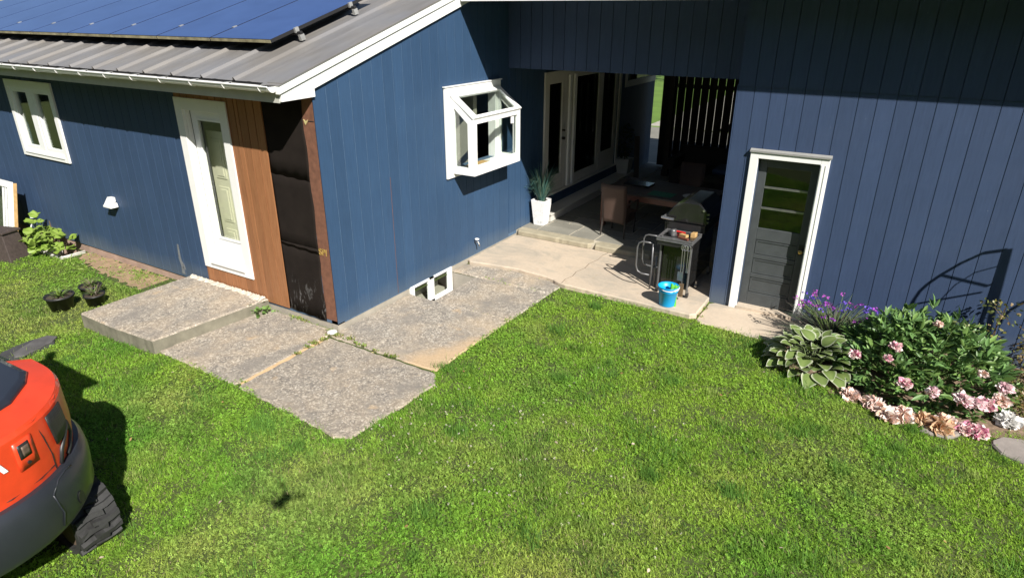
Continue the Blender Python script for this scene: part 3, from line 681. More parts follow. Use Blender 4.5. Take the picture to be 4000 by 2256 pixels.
# vent hood
vh = thing('dryer_vent', 'small white hooded dryer vent on the dusty blue wall', 'vent', (-4.95, 0, .9))
MB().rings([[(-4.985, -.013, .99), (-4.875, -.013, .99), (-4.875, -.013, 1.06), (-4.985, -.013, 1.06)], [(-5.03, -.145, .93), (-4.83, -.145, .93), (-4.86, -.07, 1.06), (-5.0, -.07, 1.06)]]).build('hood', 'gutter_white', vh)
MB().quadbox([(-5.035, -.15, .905), (-4.825, -.15, .905), (-4.825, -.02, .905), (-5.035, -.02, .905), (-5.035, -.15, .935), (-4.825, -.15, .935), (-4.85, -.015, .97), (-5.01, -.015, .97)]).build('hood_skirt', 'gutter_white', vh)
MB().box(-5.0, -4.86, -.12, -.02, .895, .904).build('damper', 'black_plastic', vh)
# garden window
BX = .45
gwin = GW.frame(MB(), 2.507, 4.067, 1.463, 2.835, .115, .013, .045, .13, .10).build('garden_window', 'white_paint', house, bevel=.003)
GW.box(MB(), 2.49, 4.09, .013, .06, 2.835, 2.85).build('head_flashing', 'gutter_white', gwin)
y0, y1 = 2.655, 4.03; zb, zt, zw = 1.53, 2.377, 2.70
def bar(name, pts, r=.035, mat='vinyl_white'): pass
mb = MB(); mb.box(.013, BX, y0, y1, zb, zb + .05); mb.build('seat_board', 'vinyl_white', gwin)
mb = MB(); mb.box(BX - .05, BX, y0, y0 + .085, zb + .05, zt); mb.box(BX - .05, BX, y1 - .085, y1, zb + .05, zt); mb.box(BX - .05, BX, y0 + .085, y1 - .085, zb + .05, zb + .15); mb.box(BX - .05, BX, y0 + .085, y1 - .085, zt - .065, zt); mb.build('front_sash', 'vinyl_white', gwin, bevel=.003)
GW.box(MB(), y0 + .08, y1 - .08, BX - .03, BX - .024, zb + .145, zt - .06).build('pane', 'glass_clear', gwin)
sl_ = Vector((BX - .03, 0, zt - zw)).normalized(); nn = Vector((-sl_.z, 0, sl_.x))
def sloped(name, ya, yb, t0, t1, mat, th=.045, off=0.):
    A = Vector((.03, 0, zw)); Lh = math.hypot(BX - .03, zt - zw)
    p = A + sl_ * (t0 * Lh) + nn * off; q = A + sl_ * (t1 * Lh) + nn * off
    MB().quadbox([(p.x, ya, p.z), (q.x, ya, q.z), (q.x, yb, q.z), (p.x, yb, p.z), (p.x + nn.x * th, ya, p.z + nn.z * th), (q.x + nn.x * th, ya, q.z + nn.z * th), (q.x + nn.x * th, yb, q.z + nn.z * th), (p.x + nn.x * th, yb, p.z + nn.z * th)]).build(name, mat, gwin)
sloped('roof_rail', y0, y0 + .09, 0, 1.0, 'vinyl_white'); sloped('roof_rail', y1 - .09, y1, 0, 1.0, 'vinyl_white')
sloped('roof_rail', y0 + .09, y1 - .09, 0., .12, 'vinyl_white'); sloped('roof_rail', y0 + .09, y1 - .09, .9, 1.0, 'vinyl_white')
sloped('roof_pane', y0 + .085, y1 - .085, .11, .91, 'glass', .006, .02)
for ya, yb in ((y0, y0 + .05), (y1 - .05, y1)):
    O = [(.014, zb + .05), (BX - .05, zb + .05), (BX - .05, zt - .005), (.014, zw - .01)]; I = [(.085, zb + .115), (BX - .115, zb + .115), (BX - .115, zt - .06), (.085, zw - .16)]
    mb = MB(); rg = []
    for y in (ya, yb):
        rg.append([(x, y, z) for x, z in O]); rg.append([(x, y, z) for x, z in I])
    n = 0; mb.v = [p for r in (rg[0], rg[1], rg[2], rg[3]) for p in r]
    for i in range(4):
        j = (i + 1) % 4; mb.f += [(i, j, 4 + j, 4 + i), (8 + j, 8 + i, 12 + i, 12 + j), (i, 8 + i, 8 + j, j), (4 + j, 12 + j, 12 + i, 4 + i)]
    mb.build('side_sash', 'vinyl_white', gwin)
    ym = (ya + yb) / 2; MB().prism([(x, ym, z) for x, z in I], (0, .005, 0)).build('pane', 'glass', gwin)
for a in (2.62, 3.93): bx('inner_jamb', 'vinyl_white', gwin, -.11, .03, a - .02, a + .03, 1.56, 2.74)
GW.box(MB(), y1 - .27, y1 - .17, BX - .023, BX - .021, zt - .19, zt - .08).build('maker_sticker', 'letter_white', gwin)
MB().box(.06, .20, 2.85, 3.45, zb + .051, zb + .075).build('wood_strip', 'scrap_wood', gwin)
MB().box(.22, .33, 3.05, 3.5, zb + .051, zb + .056).build('paper_sheet', 'letter_white', gwin)
MB().tube([(.1, 3.62, zb + .06), (.16, 3.72, zb + .07), (.24, 3.78, zb + .065), (.3, 3.70, zb + .062)], .014, 6).build('crank_handle', 'vinyl_white', gwin)
# french doors
fd = GW.frame(MB(), 5.65, 9.42, .43, 2.83, .10, .0, .05, .10, .0).build('french_door', 'white_dirty', house)
GW.box(MB(), 5.75, 9.32, .0, .06, .43, .47).build('threshold', 'white_dirty', fd)
for a0, a1, gz0, gz1, w_ in ((5.76, 6.56, .80, 2.60, .13), (7.00, 8.30, .66, 2.66, .10), (8.32, 9.28, .88, 2.66, .13)):
    GW.frame(MB(), a0, a1, .475, 2.725, w_, -.04, .012, 2.725 - gz1, gz0 - .475).build('door_leaf', 'white_dirty', fd, bevel=.004)
    GW.box(MB(), a0 + w_ - .01, a1 - w_ + .01, -.015, -.008, gz0, gz1).build('pane', 'glass_dark', fd)
GW.box(MB(), 6.57, 6.99, -.04, .01, .475, 2.725).build('side_panel', 'white_dirty', fd)
GW.box(MB(), 6.70, 6.78, .01, .05, .475, 2.725).build('casing', 'white_paint', fd); GW.box(MB(), 6.92, 7.0, .01, .05, .475, 2.725).build('casing', 'white_paint', fd)
for z in (1.67, 1.51): MB().tube([(.012, 6.47, z), (.075, 6.47, z)], .03 if z < 1.6 else .022, 12).build('knob', 'dark_knob', fd)
hw = GW.frame(MB(), 9.7, 11.8, 2.22, 2.85, .14, .0, .03).build('high_window', 'white_dirty', house); GW.box(MB(), 9.9, 11.65, -.02, -.01, 2.3, 2.78).build('pane', 'glass_dark', hw)
# platform step below french doors
plat = thing('platform_step', 'long white platform step below the glazed patio doors', 'step', (.15, 7.6, .05))
bx('tread', 'white_dirty', plat, .013, .36, 5.42, 9.95, .185, .215, bevel=.004); bx('riser', 'white_dirty', plat, .013, .335, 5.45, 9.93, .052, .184)
# basement window well
bwn = GW.frame(MB(), 1.50, 2.56, -.44, -.012, .085, -.03, .02, .03, .04).build('basement_window', 'white_paint', house)
GW.box(MB(), 1.96, 2.07, -.03, .02, -.44, -.012).build('mullion', 'white_paint', bwn)
for a0, a1 in ((1.57, 1.97), (2.06, 2.49)):
    GW.frame(MB(), a0, a1, -.41, -.03, .03, -.025, .005).build('sash', 'vinyl_white', bwn); GW.box(MB(), a0 + .025, a1 - .025, -.012, -.008, -.39, -.05).build('pane', 'glass_clear', bwn)
well = tag(thing('window_well', None, None, (.24, 2.03, -.7)), kind='structure')
bx('well_floor', 'foundation_grey', well, .0, .48, 1.48, 2.58, -.75, -.62); bx('well_wall', 'foundation_grey', well, .0, .48, 1.44, 1.478, -.75, -.125); bx('well_wall', 'foundation_grey', well, .0, .48, 2.582, 2.62, -.75, -.125)
bp_ = thing('glass_jar', 'green-lidded glass jar inside the basement window', 'jar', (-.16, 2.2, -.4))
MB().lathe((-.16, 2.2, -.40), [(.055, 0), (.06, .02), (.06, .11), (.05, .13)], 14).build('jar_body', 'grey_metal', bp_, True); MB().lathe((-.16, 2.2, -.27), [(.05, 0), (.052, .03), (.03, .05)], 14).build('jar_lid', 'rag_green', bp_, True)
bx('window_ledge', 'interior_beige', house, -.35, -.125, 1.5, 2.56, -.47, -.41)
bx('pane_reflection', 'reflection_pale', house, -.30, -.29, 1.5, 2.56, -.40, -.02)  # pale sheet stands in for the reflection on the basement panes
# spigot on gable
def spigot(loc, out, label):
    t = thing('garden_spigot', label, 'spigot', loc); p = Vector(loc); o = Vector(out); s_ = Vector((o.y, o.x, 0))
    MB().tube([p, p + o * .09], .013, 8).build('pipe', 'steel', t, True); MB().tube([p + o * .08, p + o * .10 + Vector((0, 0, -.06))], .014, 8).build('spout', 'steel', t, True)
    c = p + o * .05 + Vector((0, 0, .055)); MB().tube([p + o * .05, c], .007, 6).build('valve_stem', 'steel', t)
    MB().tube([c + (s_ * math.cos(a) + o * math.sin(a)) * .032 for a in np.linspace(0, 2 * PI, 13)], .009, 6, False).build('hand_wheel', 'gutter_white', t, True)
    for sg in (-1, 1): MB().tube([c - s_ * .03 * sg, c + o * .03 * sg], .005, 5).build('wheel_spoke', 'gutter_white', t)
spigot((.012, 3.25, .22), (1, 0, 0), 'silver garden spigot low on the blue gable wall near the patio')
spigot((-7.93, -.012, .19), (0, -1, 0), 'garden spigot on the blue wall above the weeds at far left')
# solar array
sol = thing('solar_array', 'row of blue solar panels mounted on the brown metal roof', 'solar panels', (-5, 1.4, 3.6))
ph = .175
sp_l = 1.98; cs = 1 / math.hypot(1, .3025)
def spt(x, t, o): return (x - 0, .28 + t * sp_l * cs - o * .3025 * cs, rz(.28, ph) + t * sp_l * .3025 * cs + o * cs)
for k in range(9):
    x1 = -.94 - 1.192 * k; x0 = x1 - 1.168
    mb = MB(); mb.quadbox([spt(x0, 0, -.04), spt(x1, 0, -.04), spt(x1, 1, -.04), spt(x0, 1, -.04), spt(x0, 0, 0), spt(x1, 0, 0), spt(x1, 1, 0), spt(x0, 1, 0)])
    pn = mb.build('solar_panel', 'ridge_dark', sol)
    MB().quadbox([spt(x0, -.002, -.038), spt(x1, -.002, -.038), spt(x1, .0, -.038), spt(x0, .0, -.038), spt(x0, -.002, -.004), spt(x1, -.002, -.004), spt(x1, .0, -.004), spt(x0, .0, -.004)]).build('lower_frame', 'panel_frame', pn)
    MB().quadbox([spt(x0 + .008, .006, .0), spt(x1 - .008, .006, .0), spt(x1 - .008, .994, .0), spt(x0 + .008, .994, .0), spt(x0 + .008, .006, .003), spt(x1 - .008, .006, .003), spt(x1 - .008, .994, .003), spt(x0 + .008, .994, .003)]).build('cell_sheet', 'solar_glass', pn)
    if k: MB().obox(spt(x1 + .007, .22, .004), (.018, 0, 0), (0, .03, .009), (0, -.002, .006)).build('mid_clamp', 'clip_metal', pn)
for t_ in (.22, .75):
    MB().obox(spt(-6.3, t_, -.06), (5.45, 0, 0), (0, .02, .006), (0, -.006, .02)).build('rail', 'ridge_dark', sol)
    MB().obox(spt(-.925, t_, -.02), (.015, 0, 0), (0, .03, .009), (0, -.009, .03)).build('end_clamp', 'clip_metal', sol)
    MB().obox(spt(-.87, t_, -.11), (.02, 0, 0), (0, .035, .01), (0, -.012, .035)).build('roof_foot', 'clip_metal', sol)

# ------------------------------------------------------------------ garage and breezeway
garage = thing('garage', 'dark blue garage and covered breezeway joined to the house', 'garage', (7, 7, -.2))
GY = 3.627; GA = 4.008; GWF = Wall('x', GY); HWL = Wall('x', 4.379)
GD = (4.40, 5.17, -.13, 2.09)
gf = GWF.sheet(MB(), GA, 12.5, K(-.4), K(4.04), [GD], -.12, 0.).build('front_wall', 'groove', garage)
ge = [GA] + [4.2219 + .2032 * k for k in range(0, 40)]
GWF.boards(gf, ge, K(-.132), K(3.0), [(4.36, 5.21, -.2, 2.12)], 'blue_paint_garage', .0, .010, .008)
GWF.boards(gf, ge, K(2.987), K(4.04), [], 'blue_paint_garage', .013, .026, .008)
hdr = bx('header_wall', 'groove', garage, .0, GA, 4.379, 4.50, 3.005, 4.03)
HWL.boards(hdr, [.016] + [.0391 + .2032 * k for k in range(1, 20)] + [GA - .002], K(3.0), K(4.03), [], 'blue_paint_garage', gap=.009)
bx('side_wall', 'blue_paint_garage', garage, GA, GA + .1, GY + .12, 11.9, -.3, 4.0)
bx('back_wall', 'blue_paint_garage', garage, GA, 12.5, 11.8, 11.9, -.3, 4.0); bx('end_wall', 'blue_paint_garage', garage, 12.4, 12.5, GY + .12, 11.8, -.3, 4.0)
bx('ceiling', 'soffit_paint', garage, .0, GA, 4.5, 11.85, 3.05, 3.1)
bx('corner_post', 'blue_paint_garage', garage, GA - .013, GA, GY - .013, GY + .13, -.13, 3.0)
# breezeway ceiling lamp
MB().lathe((1.95, 10.6, 2.93), [(.02, .12), (.14, .11), (.15, .05), (.12, .0), (.05, -.02)], 18).build('ceiling_lamp', 'white_dirty', garage, True)
# main roof with eaves
mr = MB(); mr.prism([(.07, 2.95, 4.04), (.07, 7.7, 5.9), (.07, 12.6, 4.04), (.07, 12.6, 4.20), (.07, 7.7, 6.06), (.07, 2.95, 4.20)], (3.93, 0, 0)); r_ = mr.build('roof', 'metal_roof', garage)
MB().prism([(4.0, 2.85, 4.06), (4.0, 7.7, 5.95), (4.0, 12.6, 4.06), (4.0, 12.6, 4.22), (4.0, 7.7, 6.11), (4.0, 2.85, 4.22)], (9.0, 0, 0)).build('roof_slope', 'metal_roof', r_)
bx('eave_board', 'white_paint', garage, .08, 3.995, 2.93, 2.95, 4.01, 4.2); bx('eave_board', 'white_paint', garage, 4.0, 13, 2.826, 2.846, 4.035, 4.22)
bx('soffit', 'soffit_paint', garage, .08, 3.995, 2.95, 4.5, 4.03, 4.038); bx('soffit', 'soffit_paint', garage, 4.0, 13, 2.85, GY + .1, 4.045, 4.053)
# garage door
gd = GWF.frame(MB(), 4.295, 5.272, -.131, 2.165, .105, .0, .05, .08, .0).build('door', 'white_paint', garage, bevel=.004)
GWF.box(MB(), 5.18, 5.20, .05, .058, -.13, 2.08).build('trim_bead', 'white_paint', gd); GWF.box(MB(), 5.23, 5.24, .05, .058, -.13, 2.08).build('trim_bead', 'white_paint', gd)
mb = MB(); GWF.box(mb, 4.285, 5.285, .0, .07, 2.165, 2.183); mb.build('door_cap', 'cap_grey', gd)
MB().quadbox([(4.285, GY - .07, 2.184), (5.285, GY - .07, 2.184), (5.285, GY, 2.184), (4.285, GY, 2.184), (4.285, GY - .07, 2.187), (5.285, GY - .07, 2.187), (5.285, GY - .014, 2.207), (4.285, GY - .014, 2.207)]).build('door_cap', 'cap_grey', gd)
bx('door_sill', 'smooth_concrete', gd, 4.40, 5.168, GY - .06, GY + .11, -.13, -.065)
dz = -.095   # door leaf set back
leaf = MB(); GWF.frame(leaf, 4.40, 5.168, -.07, 2.085, .105, dz - .04, dz, .13, .20)
zs = [.13, .36, .42, .65, .71, .93, 1.09]
for z0, z1 in ((.36, .42), (.65, .71), (.93, 1.10)): GWF.box(leaf, 4.505, 5.063, dz - .04, dz, z0, z1)
lf = leaf.build('door_leaf', 'grey_door_paint', gd, bevel=.005)
for z0, z1 in ((.13, .36), (.42, .65), (.71, .93)):
    GWF.box(MB(), 4.505, 5.063, dz - .03, dz - .014, z0, z1).build('panel', 'grey_door_paint', gd)
    GWF.frame(MB(), 4.515, 5.053, z0 + .01, z1 - .01, .02, dz - .014, dz - .004).build('panel_moulding', 'grey_door_paint', gd)
for i, (z0, z1) in enumerate(((1.10, 1.375), (1.40, 1.665), (1.69, 1.955))):
    GWF.box(MB(), 4.505, 5.063, dz - .025, dz - .02, z0, z1).build('pane', 'glass_dark', gd)
    if i: GWF.box(MB(), 4.505, 5.063, dz - .03, dz + .004, z0 - .025, z0).build('glazing_bar', 'grey_metal', gd)
bx('dark_room', 'dark_interior', garage, 4.2, 5.4, 4.4, 4.5, -.2, 2.4)
MB().tube([(5.115, GY + .10, .865), (5.115, GY + .03, .865)], [.012, .012], 8).build('knob_stem', 'brass', gd); MB().lathe((0, 0, 0), [(.012, -.02), (.03, -.012), (.033, 0), (.02, .014)], 14).build('knob', 'brass', gd, True)
kb = [o for o in gd.children if o.name.startswith('knob') and 'stem' not in o.name][0]; kb.data.transform(Matrix.Translation((5.115, GY + .03, .865)) @ Matrix.Rotation(PI / 2, 4, 'X'))
bx('rose_plate', 'black_plastic', gd, 5.08, 5.15, GY + .088, GY + .097, .80, .95)

# ------------------------------------------------------------------ breezeway back: slat screen, post
scr = thing('slat_screen', 'dark vertical board screen closing the back of the breezeway', 'fence', (2.2, 11.5, .05))
x = .36
while x < 3.95:
    bx('slat', 'weathered_wood', scr, x, min(x + .187, 4.0), 11.5, 11.525, .08, 2.75 + .03 * math.sin(x * 7)); x += .2
bx('rail', 'weathered_wood', scr, .36, 4.0, 11.526, 11.57, 2.10, 2.2); bx('rail', 'weathered_wood', scr, .36, 4.0, 11.526, 11.57, .4, .5)
pst = thing('wooden_post', 'grey square wooden post in front of the slat screen', 'post', (.95, 10.5, .05))
bx('shaft', 'post_wood', pst, .88, 1.0, 10.44, 10.56, .06, 3.04); bx('post_base', 'post_wood', pst, .86, 1.02, 10.42, 10.58, .052, .2)

# ------------------------------------------------------------------ leaves and plants
LEAF_T = np.array([[0, 0, 0], [-.5, .35, .06], [.5, .35, .06], [0, .38, -.03], [-.36, .7, .02], [.36, .7, .02], [0, .72, -.05], [0, 1., -.10]])
LEAF_F = np.array([[0, 3, 1], [0, 2, 3], [1, 3, 6], [1, 6, 4], [3, 2, 5], [3, 5, 6], [4, 6, 7], [6, 5, 7]])
def leaves(P, D, Ln, W, C, roll=.5, jit=.1, droop=1.):
    P = np.asarray(P, float); D = np.asarray(D, float); D /= np.linalg.norm(D, axis=1, keepdims=True) + 1e-9; N = len(P)
    up = np.tile([0, 0, 1.], (N, 1)) + RNG.normal(0, roll, (N, 3))
    X = np.cross(D, up); X /= np.linalg.norm(X, axis=1, keepdims=True) + 1e-9; Z = np.cross(X, D)
    Ln = np.broadcast_to(Ln, (N,)); W = np.broadcast_to(W, (N,))
    T = LEAF_T[None]
    V = P[:, None] + X[:, None] * (T[..., 0:1] * W[:, None, None]) + D[:, None] * (T[..., 1:2] * Ln[:, None, None]) + Z[:, None] * (T[..., 2:3] * Ln[:, None, None] * droop)
    F = (np.arange(N)[:, None, None] * 8 + LEAF_F[None]).reshape(-1, 3)
    C = np.asarray(C, float); C = np.broadcast_to(C, (N, 3)) * (1 + RNG.normal(0, jit, (N, 1)))
    return V.reshape(-1, 3), F, np.clip(np.repeat(C, 8, axis=0), .004, 1)
def merge(parts):
    V = []; F = []; C = []; n = 0
    for v, f, c in parts: V.append(v); F.append(f + n); C.append(c); n += len(v)
    return np.concatenate(V), np.concatenate(F), np.concatenate(C)
def bloom(c, r, cols, n=70, flat=.75):
    c = np.array(c); th = RNG.random(n) * 2 * PI; ph_ = np.arccos(1 - 1.45 * RNG.random(n)); D = np.stack([np.sin(ph_) * np.cos(th), np.sin(ph_) * np.sin(th), np.cos(ph_) * flat], 1)
    P = c + D * r * RNG.uniform(.25, .6, (n, 1)); cc = np.array(cols)[RNG.integers(0, len(cols), n)]
    tang = D + RNG.normal(0, .35, (n, 3))
    return leaves(P, tang, r * RNG.uniform(.55, .85, n), r * RNG.uniform(.5, .8, n), cc, 1.0, .1)
PINK = [(.80, .50, .54), (.86, .68, .67), (.66, .26, .38), (.86, .76, .72)]; FADED = [(.80, .58, .52), (.86, .71, .66), (.74, .50, .38), (.88, .80, .75)]; BROWN = [(.66, .45, .29), (.72, .55, .40), (.58, .36, .21)]; WHITEP = [(.85, .78, .76), (.85, .66, .68), (.80, .55, .6)]

def peony():
    t = thing('peony_bush', 'large leafy green peony bush with pink blooms beside the garage wall', 'plant', (6.8, 2.6, -.13))
    parts = []; P0 = []; D0 = []
    N = 640; k = 0
    cen = np.array([6.70, 2.62]); Pn = []
    while len(Pn) < N:
        a = RNG.uniform(-1, 1, 2); r = math.hypot(*a)
        if r > 1: continue
        x = cen[0] + a[0] * .97 + a[1] * .08; y = cen[1] + a[1] * .78
        H = .70 * (1 - r ** 3.2) + .05 + .12 * (a[1])
        z = -.12 + H * (RNG.uniform(.2, 1.) ** .6) * RNG.uniform(.88, 1.14)
        Pn.append((x, y, z, a[0], a[1], r))
    Pn = np.array(Pn)
    out = np.stack([Pn[:, 3] * .75, Pn[:, 4] * .75, .45 + .5 * (1 - Pn[:, 5])], 1) + RNG.normal(0, .42, (N, 3))
    out /= np.linalg.norm(out, axis=1, keepdims=True)
    for j in range(5):      # compound leaves: five leaflets per stalk
        sp_ = np.cross(out, [0, 0, 1.]); sp_ /= np.linalg.norm(sp_, axis=1, keepdims=True) + 1e-9
        s = (j - 2) * .42
        d = out * math.cos(s) + sp_ * math.sin(s) + RNG.normal(0, .15, (N, 3))
        base = Pn[:, :3] - out * .02 * abs(j - 2)
        c = np.where(RNG.random((N, 1)) < .3, [[.18, .30, .08]], [[.12, .225, .07]])
        parts.append(leaves(base, d, RNG.uniform(.10, .17, N), RNG.uniform(.036, .058, N), c, .45, .2))
    V, F, C = merge(parts); o = np_mesh('foliage', V, F, 'leaf', t, C)
    mb = MB()
    for i in range(0, N, 6):
        p = Pn[i]; b = Vector((cen[0] + p[3] * .35, cen[1] + p[4] * .3, -.13)); e = Vector(p[:3]); mb.tube([b, b.lerp(e, .5) + Vector((0, 0, .06)), e], .005, 4)
    mb.build('stems', 'stem_green', t)
    for (x, y, z, r, cs_) in [(6.037, 2.063, .3, .085, PINK), (6.41, 2.186, .45, .075, PINK), (6.78, 2.674, .62, .06, FADED), (6.557, 1.741, .26, .085, PINK), (6.815, 1.768, .22, .085, WHITEP), (7.10, 1.88, .16, .10, WHITEP), (7.22, 1.92, .14, .10, WHITEP),
                             (7.32, 1.95, .13, .09, PINK), (7.467, 2.223, .24, .10, WHITEP), (7.444, 2.077, .15, .085, FADED), (7.239, 2.153, .37, .06, FADED), (6.36, 2.08, .34, .05, PINK)]:
        q_ = Vector((x, y, z)); q_ += (CAM - q_).normalized() * .10; V, F, C = bloom(q_, r * RNG.uniform(.72, .98), cs_, 90); np_mesh('bloom', V, F, 'petal', t, C)
    for i in range(9):
        p = Pn[RNG.integers(0, N)]; MB().lathe((p[0], p[1], p[2] + .05), [(.004, -.02), (.016, -.008), (.02, .006), (.008, .024)], 8).build('seed_pod', 'stem_green', t, True)
peony()
FALL = [(6.087, 1.853, .075, FADED, 'faded pink fallen bloom nearest the hosta leaves'), (6.319, 1.775, .085, FADED, 'second fallen pink bloom along the lawn edge from the hosta'), (6.483, 1.603, .085, FADED, 'fallen pale pink bloom at the grass edge by the flagstone'),
        (6.616, 1.684, .09, FADED, 'cream and pink fallen bloom below the peony bush'), (6.798, 1.712, .075, BROWN, 'small brown withered bloom between cream ones on the bed edge'), (6.945, 1.66, .10, BROWN, 'large brown withered bloom lying on the grey flagstone'),
        (7.0, 1.79, .08, FADED, 'faded bloom leaning just above the brown withered one'), (7.17, 1.76, .075, PINK, 'bright magenta bloom lying right of the grey flagstone'), (7.28, 1.76, .075, PINK, 'rightmost pink bloom fallen on the bed edge'), (7.56, 2.15, .09, [(.86, .85, .83)], 'white scatter of petals on the mulch at right')]
for x, y, r, cs_, lab in FALL:
    V, F, C = bloom((x, y - .04, -.085), r * 1.35, cs_, 130, .55); o = np_mesh('fallen_bloom', V, F, 'petal', None, C); tag(o, lab, 'flower', 'fallen peony blooms along the bed')
def hosta():
    t = thing('hosta', 'variegated hosta with white-edged green leaves at the bed corner', 'plant', (5.62, 2.35, -.13))
    n = 9; m = 5
    me_list = []
    for variant in range(3):
        V = []; C = []; F = []
        for i in range(n):
            u = i / (n - 1); wdt = (math.sin(PI * (u ** .72)) ** .75) * .5 if 0 < u < 1 else 0.02
            for j in range(m):
                s = j / (m - 1) * 2 - 1
                x = s * wdt * .86; z = .22 * u - (.36 + .1 * variant) * u * u + .10 * abs(s) * wdt * 1.2 - .02 + .012 * math.sin(9 * u + variant) * abs(s)
                V.append((x, u, z)); edge = abs(s) > .9 or u > .97
                C.append((.62, .64, .50) if edge else ((.20, .27, .085) if abs(s) < .1 else (.155, .225, .065)))
        # insert narrow border strips: edge colour only at the outermost column
        for i in range(n - 1):
            for j in range(m - 1): F.append((i * m + j, i * m + j + 1, (i + 1) * m + j + 1, (i + 1) * m + j))
        # move inner columns outward so that the pale rim is thin
        V2 = []
        for q, (x, u, z) in enumerate(V):
            j = q % m; V2.append((x * (1.42 if j in (1, 3) else 1), u, z))
        me = bpy.data.meshes.new('hosta_leaf'); me.from_pydata(V2, [], F); me.update()
        ca = me.color_attributes.new('tint', 'FLOAT_COLOR', 'POINT')
        for q, c in enumerate(C): ca.data[q].color = (*c, 1)
        me.materials.append(MATS['leaf']); me.polygons.foreach_set('use_smooth', [True] * len(me.polygons)); me_list.append(me)
    rr = random.Random(5); c0 = Vector((5.62, 2.35, -.10))
    for k in range(92):
        ring = k / 92; az = k * 2.39996; el = .15 + 1.0 * (1 - ring) ** 1.1
        rad = .10 + .40 * math.sqrt(ring); zz = .34 - .27 * ring ** 1.3 + rr.uniform(-.03, .03)
        p = c0 + Vector((math.cos(az) * rad, math.sin(az) * rad * .95, zz)); L_ = rr.uniform(.18, .27) * (1.0 - .2 * (1 - ring))
        o = bpy.data.objects.new('leaf', me_list[k % 3]); col.objects.link(o)
        d = Vector((math.cos(az + rr.uniform(-.3, .3)), math.sin(az + rr.uniform(-.3, .3)), rr.uniform(-.25, .45) + .75 * (1 - ring))).normalized()
        X = d.cross(Vector((rr.uniform(-.25, .25), rr.uniform(-.25, .25), 1))).normalized(); Z = X.cross(d)
        mt = Matrix((X * L_ * .95, d * L_, Z * L_)).transposed().to_4x4(); mt.translation = p - d * L_ * .35
        o.parent = t; o.matrix_parent_inverse = wmat(t).inverted(); o.matrix_basis = mt
    mb = MB()
    for k in range(22):
        az = k * 2.4; e = c0 + Vector((math.cos(az) * .25, math.sin(az) * .25, .2)); mb.tube([c0 + Vector((math.cos(az) * .04, math.sin(az) * .04, -.03)), c0.lerp(e, .6) + Vector((0, 0, .06)), e], .006, 5)
    mb.build('stalks', 'stem_green', t)
hosta()
def strap_plant(name, label, c, n, h, spread, cols, mat='leaf', bend=.9, wid=.012, parent=None, segs=5, zs=(.5, 1.)):
    t = parent or thing(name, label, 'plant', c)
    V = []; F = []; C = []
    for i in range(n):
        az = RNG.random() * 2 * PI; sp_ = RNG.random() ** .6 * spread; hh = h * RNG.uniform(*zs); b = RNG.random() * bend
        p0 = np.array(c) + np.array([math.cos(az) * sp_ * .18, math.sin(az) * sp_ * .18, 0]); side = np.array([-math.sin(az), math.cos(az), 0]); cc = np.array(cols[RNG.integers(0, len(cols))]) * RNG.uniform(.8, 1.2)
        nb = len(V)
        for s in range(segs + 1):
            u = s / segs; x = sp_ * (u ** 1.5); z = hh * (u - .45 * b * u ** 3 * 1.6)
            q = p0 + np.array([math.cos(az) * x, math.sin(az) * x, z]); ww = wid * (1 - u ** 2.2) * .5 + .0008
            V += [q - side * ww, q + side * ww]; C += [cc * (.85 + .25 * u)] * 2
        for s in range(segs): F.append((nb + 2 * s, nb + 2 * s + 1, nb + 2 * s + 3, nb + 2 * s + 2))
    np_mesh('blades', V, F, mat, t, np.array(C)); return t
def spiderwort():
    c = (5.74, 3.08, -.13)
    t = strap_plant('spiderwort', 'purple-flowered spiderwort with thin grey-green leaves between door and peony', c, 620, .60, .66, [(.10, .14, .075), (.14, .17, .09), (.07, .10, .055), (.12, .10, .09)], bend=1.3, wid=.028, zs=(.3, 1.))
    mb = MB()
    for i in range(38):
        a = RNG.random() * 6.28; r = .46 * math.sqrt(RNG.random()); e = Vector((c[0] + .03 + math.cos(a) * r * 1.2, c[1] + math.sin(a) * r * .8, .38 + .18 * RNG.random() - r * .15))
        mb.tube([c, Vector(c).lerp(e, .55) + Vector((0, 0, .1)), e], .004, 4)
        colr = [(.30, .07, .42), (.36, .09, .40), (.16, .10, .52)][i % 3]
        V, F, C = bloom(e, .042, [colr, mul(colr, 1.3)], 9, .5); np_mesh('flower', V, F, 'petal', t, C)
    mb.build('stems', 'stem_green', t)
spiderwort()
def leafy(name, label, c, boxes, n, L_, W_, cols, cat='plant', stems=None, roll=.7, mat='leaf'):
    t = thing(name, label, cat, c); parts = []
    tot = sum(b[6] for b in boxes)
    for (x0, x1, y0, y1, z0, z1, wgt) in boxes:
        k = int(n * wgt / tot); u = RNG.random((k, 3)); P = np.array([x0, y0, z0]) + u * np.array([x1 - x0, y1 - y0, z1 - z0])
        D = (u - .5) * 2 * [1, 1, .6] + RNG.normal(0, .5, (k, 3)); parts.append(leaves(P, D, RNG.uniform(*L_, k), RNG.uniform(*W_, k), np.array(cols)[RNG.integers(0, len(cols), k)], roll, .15))
    V, F, C = merge(parts); np_mesh('foliage', V, F, mat, t, C)
    if stems:
        mb = MB()
        for s in stems: mb.tube(s, [.008 - .005 * i / max(1, len(s) - 1) for i in range(len(s))], 5)
        mb.build('stem', 'stem_brown', t)
    return t
